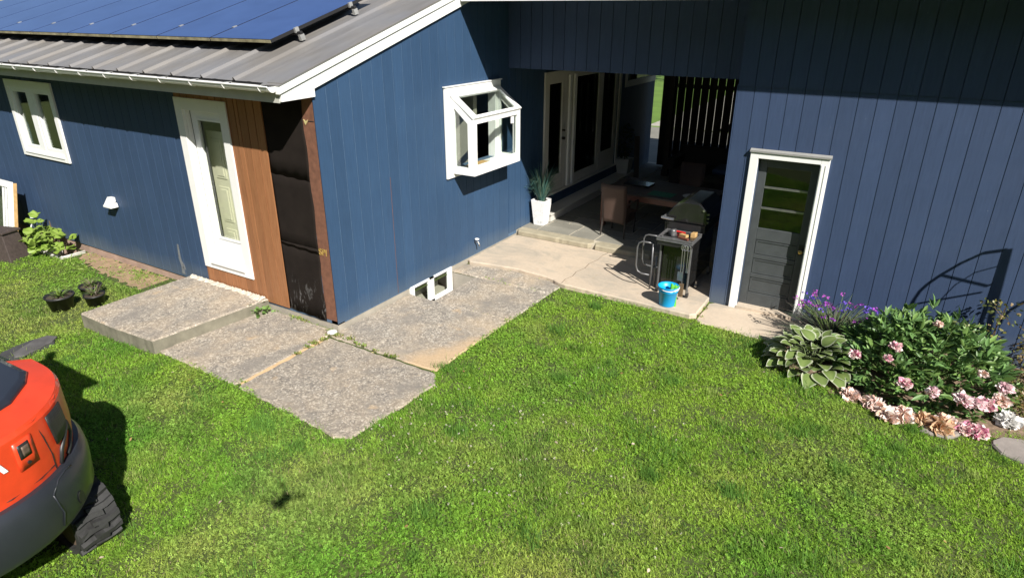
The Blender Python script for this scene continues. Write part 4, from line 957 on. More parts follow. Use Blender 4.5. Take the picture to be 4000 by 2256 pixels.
leafy('climbing_rose', 'thin climbing rose with small yellowish leaves against the garage wall', (7.42, 3.38, -.13), [(7.34, 7.48, 3.3, 3.46, .05, .55, 5), (7.30, 7.56, 3.26, 3.5, .55, .78, 7), (7.18, 7.36, 3.3, 3.45, .68, .76, 2), (7.36, 7.5, 3.25, 3.4, -.1, .1, 3)], 150, (.03, .055), (.022, .036),
      [(.22, .21, .055), (.16, .19, .05), (.28, .20, .10), (.12, .15, .05)], stems=[[(7.42, 3.38, -.14), (7.43, 3.39, .2), (7.40, 3.38, .5), (7.44, 3.39, .74)], [(7.41, 3.36, -.14), (7.39, 3.37, .3), (7.42, 3.36, .6), (7.28, 3.37, .74)]])
leafy('euonymus_shrub', 'bronze-green small-leaved shrub at the right end of the bed', (7.9, 2.9, -.13), [(7.55, 8.3, 2.55, 3.3, -.12, .25, 6), (7.62, 8.3, 2.8, 3.4, .25, .6, 4), (7.6, 7.9, 2.3, 2.6, -.12, .12, 2)], 2200, (.025, .045), (.018, .03),
      [(.16, .15, .04), (.11, .13, .035), (.20, .13, .05), (.13, .10, .05)], stems=[[(7.9, 2.9, -.14), (7.85, 2.85, .3), (7.75, 2.9, .6)], [(7.95, 2.95, -.14), (8.05, 3.0, .3), (8.0, 3.1, .6)], [(7.85, 2.8, -.14), (7.7, 2.7, .2)]])
leafy('rose_shoot', 'young rose shoot with pale tip on top of the peony at right', (7.12, 2.95, .4), [(6.95, 7.2, 2.8, 3.0, .52, .60, 2)], 26, (.04, .06), (.02, .03), [(.22, .26, .10), (.35, .38, .2)], stems=[[(7.0, 2.85, -.1), (7.08, 2.88, .5)]])
# flagstones at the bed edge, slates on the lawn
for P, lab, sd in (([(6.69, 1.50), (6.95, 1.44), (7.13, 1.55), (7.15, 1.70), (6.86, 1.70), (6.70, 1.62)], 'grey flagstone under the withered brown peony bloom', 3), ([(7.38, 1.50), (7.55, 1.42), (7.75, 1.36), (7.8, 1.80), (7.57, 1.84), (7.41, 1.74)], 'bare grey flagstone at the right edge of the lawn', 4)):
    tag(slab('flagstone', P, -.088, .05, 'flagstone', sd, .006), lab, 'flagstone', 'flagstones edging the bed')
st = thing('slate_slab', 'two overlapped thin grey slate slabs lying on the lawn beside the machine', 'slate', (-3.0, -2.4, -.15))
slab('slate_sheet', [(-3.24, -2.72), (-2.86, -2.74), (-2.94, -2.10), (-3.06, -2.03), (-3.30, -2.20)], -.118, .03, 'slate_dark', 5, .008, st, .004); slab('slate_sheet', [(-3.02, -2.66), (-2.84, -2.62), (-3.0, -2.10), (-3.14, -2.05), (-3.26, -2.2)], -.098, .018, 'slate', 6, .006, st, .004)
pb = MB().lathe((-.03, -.10, -.10), [(.05, 0), (.075, .012), (.06, .03), (.02, .038)], 12).build('white_stone', 'pebble_white', None, True); tag(pb, 'flat white stone at the foot of the blue house corner', 'stone')
# weed by the step, crack weeds
leafy('mallow_weed', 'small round-leaved weed growing beside the concrete step', (-1.36, -.2, -.1), [(-1.48, -1.24, -.30, -.08, -.09, .04, 1)], 60, (.045, .07), (.05, .07), [(.13, .24, .06), (.17, .28, .08)], roll=.4)
cw = []
for (x, y, r, k) in [(-.81, .0, .12, 60), (-.65, -.03, .1, 40), (-.05, -.09, .10, 80), (.06, -.12, .12, 90), (.02, -.3, .05, 40), (.0, -.43, .06, 60), (.0, -.55, .05, 40), (.03, -.74, .05, 40), (.31, -.10, .07, 50), (.45, -.15, .05, 30), (.59, -.16, .06, 40), (.8, -.18, .05, 25), (1.1, -.17, .07, 45), (4.03, 3.3, .06, 20), (4.02, 3.0, .05, 16), (1.0, -.19, .03, 16)]:
    P = np.stack([RNG.normal(x, r * .5, k), RNG.normal(y, r * .3, k), np.full(k, -.098)], 1); D = RNG.normal(0, .7, (k, 3)); D[:, 2] = abs(D[:, 2]) * .6 + .25
    cw.append(leaves(P, D, RNG.uniform(.02, .05, k), RNG.uniform(.008, .02, k), np.array([(.16, .26, .05), (.22, .27, .06), (.28, .24, .10)])[RNG.integers(0, 3, k)], .6, .2))
V, F, C = merge(cw); o = np_mesh('crack_weeds', V, F, 'leaf', None, C); tag(o, 'tiny green weeds growing in the slab joints', 'weeds', kind='stuff')

# ------------------------------------------------------------------ left corner: leaning window, brown box, weeds, well, pots
lw = thing('leaning_window', 'white-framed window leaning against the blue wall at the far left edge', 'window', (-8.5, -.5, -.2))
A = Vector((-7.81, -.52, -.17)); Uz = (Vector((-7.81, -.25, .98)) - A).normalized(); Ux = Vector((-1, 0, 0)); Un = Uz.cross(Ux).normalized()
if Un.y > 0: Un = -Un
def lbox(name, mat, u0, u1, v0, v1, d0, d1):
    c = A + Ux * ((u0 + u1) / 2) + Uz * ((v0 + v1) / 2) + Un * ((d0 + d1) / 2)
    return MB().obox(c, Ux * (u1 - u0) / 2, Uz * (v1 - v0) / 2, Un * (d1 - d0) / 2).build(name, mat, lw)
lbox('stile', 'white_paint', 0, .11, 0, 1.18, 0, .05); lbox('stile', 'white_paint', 1.29, 1.4, 0, 1.18, 0, .05); lbox('rail', 'white_paint', .11, 1.29, 1.07, 1.18, 0, .05); lbox('rail', 'white_paint', .11, 1.29, 0, .11, 0, .05)
lbox('box_frame', 'scrap_wood', .0, .02, 0, 1.16, -.06, .0); lbox('box_frame', 'scrap_wood', 1.38, 1.4, 0, 1.16, -.06, .0); lbox('pane', 'glass', .11, 1.29, .11, 1.07, .01, .016)
for u in (.22, .32, .72): lbox('muntin', 'vinyl_white', u, u + .035, .11, 1.07, .016, .03)
lbox('blind', 'grey_metal', .12, 1.28, .12, 1.06, -.05, -.045)
bb = thing('brown_planter_box', 'dark brown tapered planter box at the far left edge', 'box', (-7.1, -1.0, -.2))
mb = MB(); mb.rings([[(-7.75, -1.28, -.2), (-6.9, -.98, -.2), (-7.03, -.58, -.2), (-7.88, -.88, -.2)], [(-7.73, -1.2, .30), (-7.02, -.95, .30), (-7.11, -.66, .30), (-7.82, -.9, .30)]]); mb.build('tub', 'box_brown', bb, bevel=.012)
mb = MB(); mb.rings([[(-7.77, -1.24, .30), (-6.98, -.96, .30), (-7.08, -.62, .30), (-7.86, -.88, .30)], [(-7.77, -1.24, .34), (-6.98, -.96, .34), (-7.08, -.62, .34), (-7.86, -.88, .34)]]); mb.build('rim', 'box_brown', bb, bevel=.01)
wl = thing('white_well_rim', 'white curved window-well rim hidden behind the weeds on the left', 'window well', (-6.8, -.2, -.2))
pth = [(-6.34, -.02), (-6.34, -.40), (-6.55, -.44), (-6.9, -.44), (-7.08, -.42), (-7.20, -.32), (-7.22, -.15), (-7.22, -.02)]
mb = MB(); mb.rings([[(x, y, z) for x, y in pth] for z in (-.7, -.135)], False, False, False); o = mb.build('liner', 'white_dirty', wl); o.modifiers.new('s', 'SOLIDIFY').thickness = .012
MB().tube([(x, y, -.15) for x, y in pth], .013, 6).build('rim', 'white_dirty', wl, True)
hs = MB().tube([(-7.93, -.11, .12), (-7.90, -.16, .05), (-7.88, -.24, -.05), (-7.84, -.36, -.15), (-7.8, -.45, -.17)], .012, 6).build('garden_hose', 'gutter_white', None, True); tag(hs, 'short white hose hanging from the spigot at far left', 'hose')
def mallow():
    t = thing('tall_mallow', 'bright green round-leaved weed standing against the blue wall at left', 'plant', (-7.05, -.25, -.2))
    meL = bpy.data.meshes.new('mallow_leaf'); k = 14; V = [(0, 0, 0)]; F = []
    for i in range(k):
        a = PI * (-.42 + 1.84 * i / (k - 1)); r = .5 * (1 + .12 * math.cos(a * 5)); V.append((r * math.cos(a), .35 + r * math.sin(a), .08 * math.cos(3 * a)))
    for i in range(1, k): F.append((0, i, i + 1))
    meL.from_pydata(V, [], F); meL.update(); ca = meL.color_attributes.new('tint', 'FLOAT_COLOR', 'POINT')
    for i in range(len(V)): ca.data[i].color = (.20, .31, .045, 1) if i else (.27, .36, .08, 1)
    meL.materials.append(MATS['leaf']); rr = random.Random(8)
    spots = [(-7.36, -.2, .42, .14), (-7.24, -.24, .46, .16), (-7.3, -.3, .36, .18), (-7.12, -.22, .36, .14), (-7.42, -.3, .30, .15), (-7.2, -.34, .24, .2), (-7.05, -.3, .2, .13)]
    for i in range(84): spots.append((rr.uniform(-7.6, -6.35), rr.uniform(-.66, -.10), rr.uniform(-.14, .16) + .06, rr.uniform(.09, .20)))
    for (x, y, z, s) in spots:
        o = bpy.data.objects.new('leaf', meL); col.objects.link(o); d = Vector((rr.uniform(-1, 1), rr.uniform(-1, .3), rr.uniform(-.1, .4))).normalized()
        n_ = Vector((rr.uniform(-.4, .7), rr.uniform(-.9, .1), 1)).normalized(); X = d.cross(n_).normalized(); Z = X.cross(d)
        mt = Matrix((X * s, d * s, Z * s)).transposed().to_4x4(); mt.translation = (x, y, z); o.parent = t; o.matrix_parent_inverse = wmat(t).inverted(); o.matrix_basis = mt
    mb = MB()
    for e in ((-7.3, -.25, .42), (-7.15, -.25, .38), (-7.38, -.3, .3), (-7.0, -.3, .2), (-6.7, -.3, .1)): mb.tube([(-7.1, -.28, -.2), Vector((-7.1, -.28, -.2)).lerp(Vector(e), .6) + Vector((0, 0, .03)), e], .008, 5)
    mb.build('stem', 'stem_green', t)
    # dry upright stalk
    MB().tube([(-7.02, -.2, -.2), (-7.0, -.18, .15), (-7.03, -.17, .35)], [.02, .012, .006], 5).build('dead_stalk', 'stem_brown', t)
mallow()
def pot(c, r, h, lab, dead):
    t = thing('nursery_pot', lab, 'flower pot', c, 'black nursery pots on the lawn'); x, y, z = c
    MB().lathe(c, [(r * .74, 0), (r * .97, h * .9), (r * 1.06, h * .9), (r * 1.06, h), (r * .97, h), (r * .95, h * .86), (r * .1, h * .86)], 26).build('pot_body', 'black_plastic', t, True)
    MB().lathe((x, y, z + h * .84), [(r * .93, 0), (r * .9, .012), (.01, .02)], 18).build('potting_mix', 'potting_soil', t)
    strap_plant('x', None, (x, y, z + h * .86), 46, .16, r * 1.1, [(.17, .25, .05), (.12, .2, .05)], bend=.9, wid=.02, parent=t)
    if dead: strap_plant('x', None, (x + r * .3, y, z + h * .86), 30, .2, r, [(.2, .17, .12), (.16, .13, .10)], bend=.4, wid=.008, parent=t)
pot((-4.07, -1.52, -.185), .185, .25, 'front black nursery pot with green seedlings on the lawn', False)
pot((-4.12, -1.06, -.185), .15, .23, 'rear black nursery pot half hidden behind the other two', True)
pot((-3.80, -1.18, -.185), .14, .20, 'black nursery pot with dry stems nearest the concrete step', True)
V, F, C = merge([(lambda k, x, y, sx, sy, L_: leaves(np.stack([RNG.normal(x, sx, k), RNG.normal(y, sy, k), np.full(k, -.17)], 1), np.concatenate([RNG.normal(0, 1, (k, 2)), RNG.uniform(.15, .8, (k, 1))], 1), RNG.uniform(.5, 1, k) * L_, RNG.uniform(.12, .3, k) * L_, np.array([(.20, .30, .06), (.24, .30, .08)])[RNG.integers(0, 2, k)], .6, .2))(*a) for a in
    [(170, -3.35, -1.02, .16, .14, .12), (60, -5.7, -.3, .3, .15, .10), (50, -4.6, -.2, .25, .1, .1), (30, -3.6, -.25, .15, .1, .09), (60, -7.4, -.5, .25, .15, .1), (60, -6.4, -.55, .4, .12, .09), (40, -5.2, -.9, .4, .2, .1)]])
tag(np_mesh('ground_weeds', V, F, 'leaf', None, C), 'low broad-leaved weeds along the house wall and step', 'weeds', kind='stuff')

# ------------------------------------------------------------------ patio things
def planter(c, w0, w1, h, lab, grass, n, gh, mat='marble'):
    t = thing('square_planter', lab, 'planter', c); x, y, z = c
    q = lambda w_, zz: [(x - w_, y - w_, zz), (x + w_, y - w_, zz), (x + w_, y + w_, zz), (x - w_, y + w_, zz)]
    MB().rings([q(w0, z), q(w1, z + h), q(w1 - .018, z + h), q(w1 - .03, z + h - .06)]).build('pot_body', mat, t, bevel=.004)
    MB().quadbox(q(w1 - .035, z + h - .07) + q(w1 - .032, z + h - .035)).build('potting_mix', 'potting_soil', t)
    strap_plant('x', None, (x, y, z + h - .06), n, gh, .38, grass, bend=.75, wid=.014, parent=t, zs=(.45, 1.)); return t
planter((.24, 5.22, .052), .105, .15, .50, 'white marbled square planter with blue-green grass by the patio doors', [(.10, .24, .21), (.07, .17, .15), (.16, .24, .17)], 360, .92)
t = thing('square_planter', 'plain white planter with dark shrub at the far end of the white step', 'planter', (.2, 9.55, .215))
MB().rings([[(x, y, z) for x, y in ((.2 - w_, 9.55 - w_), (.2 + w_, 9.55 - w_), (.2 + w_, 9.55 + w_), (.2 - w_, 9.55 + w_))] for z, w_ in ((.216, .13), (.58, .17), (.58, .15), (.52, .14))]).build('pot_body', 'white_dirty', t)
k = 500; u = RNG.normal(0, 1, (k, 3)); u /= np.linalg.norm(u, axis=1, keepdims=True); V, F, C = leaves(np.array([.2, 9.55, .98]) + u * [.2, .2, .42] * RNG.random((k, 1)) ** .4, u, .05, .035, (.03, .06, .02)); np_mesh('shrub_foliage', V, F, 'leaf', t, C)
MB().tube([(.2, 9.55, .5), (.2, 9.55, .9)], .014, 6).build('shrub_stem', 'stem_brown', t)
# dining table
tb = thing('dining_table', 'dark reddish wooden dining table under the breezeway roof', 'table', (2.25, 6.3, .05))
th_ = math.radians(-3); ux = Vector((math.cos(th_), math.sin(th_), 0)); uy = Vector((-math.sin(th_), math.cos(th_), 0)); T0 = Vector((2.28, 6.32, 0))
def tbox(name, mat, a0, a1, b0, b1, z0, z1, par=tb):
    c = T0 + ux * ((a0 + a1) / 2) + uy * ((b0 + b1) / 2) + Vector((0, 0, (z0 + z1) / 2)); return MB().obox(c, ux * (a1 - a0) / 2, uy * (b1 - b0) / 2, Vector((0, 0, (z1 - z0) / 2))).build(name, mat, par, bevel=.003)
for i in range(7): tbox('table_plank', 'table_top', -1.02, 1.02, -.63 + i * .18, -.63 + i * .18 + .176, .735, .765)
for b0, b1 in ((-.60, -.575), (.575, .60)): tbox('apron', 'mahogany', -.92, .92, b0, b1, .63, .734)
for a0, a1 in ((-.99, -.965), (.965, .99)): tbox('apron', 'mahogany', a0, a1, -.52, .52, .63, .734)
for sa in (-1, 1):
    for sb in (-1, 1): tbox('leg', 'mahogany', min(sa * 1.0, sa * .915), max(sa * 1.0, sa * .915), min(sb * .61, sb * .525), max(sb * .61, sb * .525), .053, .734)
def on_table(name, lab, cat, mat, a, b, mk):
    c = T0 + ux * a + uy * b + Vector((0, 0, .766)); o = mk(MB(), c).build(name, mat, None); tag(o, lab, cat); return o
on_table('placemat', 'green placemat on the near side of the dining table', 'placemat', 'placemat_green', .10, -.32, lambda m_, c: m_.obox(c + Vector((0, 0, .003)), ux * .23, uy * .16, (0, 0, .002)))
o = on_table('plate', 'white oval plate near the right end of the dining table', 'plate', 'plate_white', .62, -.22, lambda m_, c: m_.lathe(c, [(.09, 0), (.15, .02), (.155, .024), (.09, .008), (.01, .008)], 24))
on_table('serving_tray', 'dark serving tray at the left end of the dining table', 'tray', 'black_gloss', -.55, .12, lambda m_, c: m_.obox(c + Vector((0, 0, .02)), ux * .26, uy * .16, (0, 0, .018)))
on_table('place_cloth', 'dark folded cloth under the white plate', 'cloth', 'slate_dark', .78, -.12, lambda m_, c: m_.obox(c + Vector((0, 0, .0015)), ux * .2, uy * .2, (0, 0, .0012)))
# chairs
def chair(c, ang, lab, mat='weave', dark=False):
    t = thing('wicker_chair', lab, 'chair', c, 'wicker dining chairs'); R = Matrix.Rotation(ang, 3, 'Z'); C0 = Vector(c)
    def P(x, y, z): return C0 + R @ Vector((x, y, z))
    fm = 'wicker_dark'
    # local: +y = forward (towards table); backrest at y=-.22
    rows_ = []; n = 8
    for j in range(11):
        u = j / 10; z = .30 + u * .68; yb = -.22 - .10 * u ** 1.6; hw_ = .225 + .012 * u
        rows_.append([P(-hw_ + 2 * hw_ * i / n, yb - .035 * (1 - ((i / n) * 2 - 1) ** 2), z + (.012 * ((i / n) * 2 - 1) ** 2 if j == 10 else (-.05 + .05 * abs((i / n) * 2 - 1) ** 2 * -1 + .05 if j == 0 else 0))) for i in range(n + 1)])
    mb = MB(); mb.rings(rows_, False, False, False); o = mb.build('backrest', mat, t, True); o.modifiers.new('s', 'SOLIDIFY').thickness = .022
    MB().tube([r_[0] for r_ in rows_], .016, 6).build('back_frame', mat, t, True); MB().tube([r_[-1] for r_ in rows_], .016, 6).build('back_frame', mat, t, True); MB().tube(rows_[-1], .016, 6).build('top_rail', mat, t, True)
    MB().quadbox([P(-.23, -.2, .40), P(.23, -.2, .40), P(.24, .24, .40), P(-.24, .24, .40), P(-.23, -.2, .45), P(.23, -.2, .45), P(.24, .24, .45), P(-.24, .24, .45)]).build('seat', mat, t, bevel=.015)
    MB().quadbox([P(-.215, -.2, .26), P(.215, -.2, .26), P(.22, .22, .26), P(-.22, .22, .26), P(-.215, -.2, .40), P(.215, -.2, .40), P(.22, .22, .40), P(-.22, .22, .40)]).build('apron', mat, t)
    for x, y, x2, y2 in ((-.22, -.22, -.235, -.26), (.22, -.22, .235, -.26), (-.22, .21, -.225, .22), (.22, .21, .225, .22)): MB().tube([P(x, y, .42), P(x2, y2, .002)], [.02, .014], 8).build('leg', fm, t)
    for sx in (-1, 1): MB().tube([P(sx * .24, -.24, .62), P(sx * .27, -.05, .65), P(sx * .27, .2, .64), P(sx * .255, .23, .42)], .015, 6).build('arm', mat, t, True)
chair((1.755, 5.46, .052), math.radians(-2), 'brown wicker chair with its back to the lawn at the near side of the table')
chair((2.45, 7.35, .052), math.radians(183), 'wicker chair on the far side of the dining table in shade')
# dim furniture at the back
sf = thing('outdoor_sofa', 'dark wicker sofa in the shaded back corner of the breezeway', 'sofa', (2.6, 10.2, .05))
bx('sofa_base', 'wicker_dark', sf, 1.3, 3.6, 9.7, 10.6, .053, .40, bevel=.02); bx('sofa_back', 'wicker_dark', sf, 1.3, 3.6, 10.5, 10.7, .40, .85, bevel=.03); bx('sofa_arm', 'wicker_dark', sf, 1.2, 1.4, 9.7, 10.6, .40, .65, bevel=.03); bx('sofa_arm', 'wicker_dark', sf, 3.5, 3.7, 9.7, 10.6, .40, .65, bevel=.03)
bx('seat_cushion', 'cushion_blue', sf, 2.3, 3.48, 9.72, 10.48, .402, .52, bevel=.04)
bc = thing('storage_bench', 'low dark storage bench between sofa and dining table', 'bench', (2.5, 8.9, .05)); bx('bench_box', 'weathered_wood', bc, 1.9, 3.2, 8.6, 9.1, .053, .45); bx('bench_lid', 'post_wood', bc, 1.87, 3.23, 8.57, 9.13, .452, .49)
pl = thing('leaning_plank', 'tan plank standing against the white planter in the breezeway', 'plank', (.62, 9.3, .05)); MB().obox((.60, 9.3, .62), (.05, .03, 0), (-.01, .014, 0), (-.03, 0, .56)).build('board', 'post_wood', pl)

# ------------------------------------------------------------------ grill
gr = thing('barbecue_grill', 'black cart barbecue grill with side shelf and grey tube handle', 'grill', (3.5, 4.1, -.045))
gx0, gx1 = 3.20, 3.74; zf = -.045
bx('cabinet', 'black_gloss', gr, gx0 + .04, gx1 - .03, 3.46, 4.58, .10, .84, bevel=.008)
bx('end_panel', 'black_gloss', gr, gx0 + .09, gx1 - .05, 3.448, 3.459, .06, .80)
for x, y in ((gx0 + .05, 3.42), (gx1 - .04, 3.42), (gx0 + .05, 4.56), (gx1 - .04, 4.56)): MB().tube([(x, y, zf + .08), (x, y, .85)], .016, 8).build('cart_leg', 'grey_tube', gr)
for x, y in ((gx1 - .02, 3.86), (gx1 - .03, 3.42), (gx0 + .05, 3.42), (gx1 - .03, 4.56), (gx0 + .05, 4.56)):
    MB().tube([(x - .018, y, zf + .042), (x + .018, y, zf + .042)], .04, 14).build('caster_wheel', 'grey_metal' if y > 3.8 else 'black_plastic', gr)
    MB().box(x - .012, x + .012, y - .02, y + .02, zf + .07, zf + .12).build('caster_fork', 'grey_metal', gr)
# side shelf with lip
sh = MB(); sh.box(gx0, gx1, 3.30, 3.78, .80, .835); s_ = sh.build('side_shelf', 'grey_tube', gr, bevel=.012)
for a in ((gx0, gx1, 3.30, 3.325, .836, .86), (gx0, gx1, 3.755, 3.78, .836, .86), (gx0, gx0 + .025, 3.326, 3.754, .836, .86), (gx1 - .025, gx1, 3.326, 3.754, .836, .86)): MB().box(*a).build('shelf_lip', 'grey_tube', s_, bevel=.006)
bx('shelf_skirt', 'black_metal', gr, gx0 + .02, gx1 - .02, 3.32, 3.44, .74, .799)
# firebox and lid
bx('firebox', 'black_metal', gr, gx0 - .02, gx1 + .02, 3.82, 4.62, .845, .97, bevel=.01)
lid = MB(); prof = [(gx0 - .03, .975), (gx0 - .05, 1.03), (gx0 + .06, 1.20), (gx0 + .22, 1.29), (gx1 - .10, 1.29), (gx1 + .02, 1.20), (gx1 + .03, .975)]
lid.rings([[(x, 3.80, z) for x, z in prof], [(x, 3.82, z) for x, z in prof], [(x, 4.62, z) for x, z in prof], [(x, 4.64, z) for x, z in prof]]); ld = lid.build('lid', 'black_gloss', gr, bevel=.012)
MB().prism([(gx0 - .06, 3.80, .985), (gx0 - .09, 3.80, 1.03), (gx0 - .06, 3.80, 1.06), (gx0 - .03, 3.80, 1.03)], (0, .84, 0)).build('lid_handle', 'steel', ld, bevel=.006)
MB().tube([(gx0 - .09, 3.74, 1.03), (gx0 + .10, 3.74, 1.02)], .022, 8).build('handle_end', 'steel', ld)
for z in (1.0, 1.06, 1.12): MB().box(gx1 - .0, gx1 + .045, 3.86, 3.9, z, z + .02).build('hinge', 'steel', ld)
MB().tube([(gx1 - .02, 3.80, 1.20), (gx1 - .02, 3.785, 1.20)], .018, 10).build('lid_bolt', 'steel', ld)
bx('control_panel', 'black_metal', gr, gx0 - .06, gx0 + .03, 3.84, 4.60, .80, .95, bevel=.01)
for i in range(3): MB().tube([(gx0 - .06, 4.0 + .2 * i, .87), (gx0 - .10, 4.0 + .2 * i, .87)], .028, 12).build('control_knob', 'steel', gr)
# folding frame handle of grey tube on the left
def hoop(pts, r=.013): MB().tube(pts, r, 8).build('tube_handle', 'grey_tube', gr, True)
hx = 2.93
hoop([(3.22, 3.50, .80), (3.02, 3.50, .80), (2.97, 3.50, .78), (2.95, 3.50, .73), (2.95, 3.50, .40), (2.98, 3.50, .33), (3.05, 3.50, .31), (3.2, 3.50, .31)])
hoop([(3.14, 3.38, .72), (2.98, 3.38, .72), (2.92, 3.38, .69), (2.90, 3.38, .62), (2.90, 3.38, .32), (2.93, 3.38, .24), (3.0, 3.38, .21), (3.12, 3.38, .21)])
hoop([(3.14, 3.38, .72), (3.14, 3.40, .3), (3.13, 3.42, -.03)]); hoop([(3.19, 3.46, .5), (3.18, 3.46, .0)])
# tools hanging from the shelf
def tool(name, lab, x, ln, head, cat):
    t = thing(name, lab, cat, (x, 3.29, .78)); MB().tube([(x - .01, 3.285, .80), (x, 3.275, .80 - ln)], .006, 6).build('tool_shaft', 'steel', t)
    MB().tube([(x, 3.285, .78 + .03 * math.cos(a)) if False else (x + .03 * math.sin(a), 3.28, .77 + .04 * math.cos(a)) for a in np.linspace(0, 2 * PI, 13)], .005, 5, False).build('hang_loop', 'steel', t)
    if head == 'spatula': MB().obox((x, 3.272, .80 - ln - .05), (.04, 0, 0), (0, .004, 0), (0, 0, .07)).build('blade', 'grey_metal', t)
    if head == 'brush': MB().obox((x, 3.27, .80 - ln - .06), (.03, 0, 0), (0, .02, 0), (0, 0, .1)).build('brush_head', 'stem_brown', t); 
    if head == 'tongs': MB().tube([(x + .03, 3.28, .80), (x + .02, 3.27, .80 - ln)], .006, 6).build('tong_arm', 'steel', t)
tool('grill_spatula', 'steel spatula with square blade hanging from the grill shelf', 3.62, .42, 'spatula', 'spatula'); tool('grill_brush', 'brown-headed grill brush hanging lowest from the shelf', 3.655, .62, 'brush', 'brush'); tool('grill_tongs', 'steel tongs hanging at the right corner of the grill shelf', 3.70, .40, 'tongs', 'tongs')
# things on the shelf
o = thing('red_handled_tongs', 'red-handled tool lying at the back of the grill shelf', 'tool', (3.45, 3.66, .86)); MB().tube([(3.30, 3.68, .862), (3.40, 3.69, .864), (3.52, 3.67, .862)], .014, 6).build('red_handle', 'red_plastic', o); MB().tube([(3.52, 3.67, .862), (3.64, 3.62, .855)], .006, 6).build('shaft', 'steel', o)
tag(MB().rings([[(3.38 + .06 * math.cos(a) * (1 - .3 * z), 3.52 + .05 * math.sin(a) * (1 + .2 * math.sin(3 * a)), .838 + z * .1) for a in np.linspace(0, 2 * PI, 10)[:-1]] for z in (0, .4, .8, 1.05)]).build('work_glove', 'grey_tube', None, True), 'crumpled grey glove on the grill shelf', 'glove')
for c, s, lab in (((3.53, 3.56, .858), (.065, .03, .02), 'flat pale wood block in the middle of the grill shelf'), ((3.66, 3.62, .872), (.035, .05, .034), 'upright tan wood block at the right of the grill shelf'), ((3.56, 3.44, .852), (.09, .022, .014), 'dark brown wood chunk at the front of the grill shelf')):
    a = random.uniform(-.5, .5); tag(MB().obox(c, (s[0] * math.cos(a), s[0] * math.sin(a), .004), (-s[1] * math.sin(a), s[1] * math.cos(a), 0), (0, 0, s[2])).build('wood_chunk', 'scrap_wood' if 'dark' not in lab else 'mahogany', None, bevel=.004), lab, 'wood block', 'wood blocks on the grill')
# bucket
bk = thing('bucket', 'bright blue plastic bucket standing beside the grill', 'bucket', (3.54, 3.03, -.045)); c = (3.54, 3.03, -.044)
MB().lathe(c, [(.108, 0), (.112, .01), (.135, .22), (.142, .225), (.142, .245), (.137, .246), (.147, .285), (.153, .287), (.153, .30), (.145, .30), (.130, .20), (.104, .012), (.01, .01)], 32).build('bucket_body', 'bucket_blue', bk, True)
hd = [Vector(c) + Vector((math.cos(a) * .155 * .86 + .02, -math.sin(a) * .155 - .0, .285 - .02 * math.sin(a))) for a in np.linspace(-.25, PI * .75, 14)]
MB().tube(hd, .006, 6).build('bail_handle', 'gutter_white', bk); MB().tube(hd[2:6], .013, 8).build('grip', 'gutter_white', bk)
rg = MB(); rows_ = []
for i in range(9):
    u = i / 8; rows_.append([(3.615 + .05 * (v - .5) * 2 * (1 + .1 * math.sin(7 * u)) - .01 * math.cos(9 * v), 3.075 - .10 * (u - .3) + .01 * math.sin(11 * v + u * 4), .265 - .16 * (u - .25) ** 2 * 4 + .012 * math.sin(13 * v)) for v in np.linspace(0, 1, 8)])
rg.rings(rows_, False, False, False); o = rg.build('green_rag', 'rag_green', None, True); o.modifiers.new('s', 'SOLIDIFY').thickness = .006; tag(o, 'green cloth hung over the rim of the blue bucket', 'cloth')

# ------------------------------------------------------------------ trellis beyond the right edge (its shadow falls on the garage wall)
tr = thing('metal_trellis', 'tall black metal arch trellis standing in the flower bed', 'trellis', (8.2, 2.93, -.14))
DL = .70
def S(x, z): return (x + 1.442 * DL, GY - .013 - DL, z + 1.41 * DL)
arc = [(7.297, 1.326), (7.10, 1.25), (6.92, 1.09), (6.749, .897), (6.64, .75), (6.579, .638), (6.54, .5), (6.531, .375)]
MB().tube([S(*p) for p in arc], .016, 6).build('arch_rod', 'black_metal', tr, True)
MB().tube([S(7.328, 1.33), S(7.36, .6), S(7.40, 0), S(7.44, -1.13)], .021, 6).build('post', 'black_metal', tr)
MB().tube([S(7.30, 1.326), S(7.30, .9), S(7.28, .18), S(7.25, -1.13)], .016, 6).build('post', 'black_metal', tr)
MB().tube([S(6.749, .897), S(7.0, .875), S(7.237, .856), S(7.317, .93)], .012, 6).build('cross_rod', 'black_metal', tr)
MB().tube([S(6.571, .46), S(6.9, .62), S(7.196, .763)], .010, 6).build('cross_rod', 'black_metal', tr)
MB().tube([S(7.28, 1.12), S(7.08, 1.0), S(6.92, .80), S(6.83, .60), S(6.81, .5)], .006, 6).build('inner_rod', 'black_metal', tr)
MB().tube([S(7.75, .85), S(7.622, .737), S(7.52, .6), S(7.474, .492), S(7.465, .40)], .016, 6).build('arch_rod', 'black_metal', tr, True)

# ------------------------------------------------------------------ excavator
ex = thing('mini_excavator', 'orange and dark grey mini excavator parked on the lawn at left', 'excavator', (.3, -4.45, -.13))
XC, YC, RR_ = .70, -4.45, .90
def plan(ins, xf=-.3, n=30, rc=.18):
    R = RR_ - ins; pts = []
    for i in range(n + 1):
        a = PI / 2 - PI * i / n; pts.append((XC + R * math.cos(a), YC + R * math.sin(a)))
    pts += [(xf + rc, YC - R), (xf, YC - R + rc), (xf, YC + R - rc), (xf + rc, YC + R)]
    return pts
def hull(levels, xf): return [[(x, y, z) for x, y in plan(i, xf)] for z, i in levels]
CWL = [(.42, .16), (.45, .06), (.52, .015), (.74, .0), (.84, .012), (.885, .04), (.895, .09)]
o = MB().rings(hull(CWL, -.35)).build('counterweight', 'machine_grey', ex, True); o.modifiers.new('es', 'EDGE_SPLIT').split_angle = math.radians(32)
HL = [(.88, .075), (1.05, .055), (1.325, .06), (1.36, .078), (1.388, .25), (1.395, .40)]
hood = MB().rings(hull(HL, .34)).build('engine_hood', 'machine_orange', ex, True)
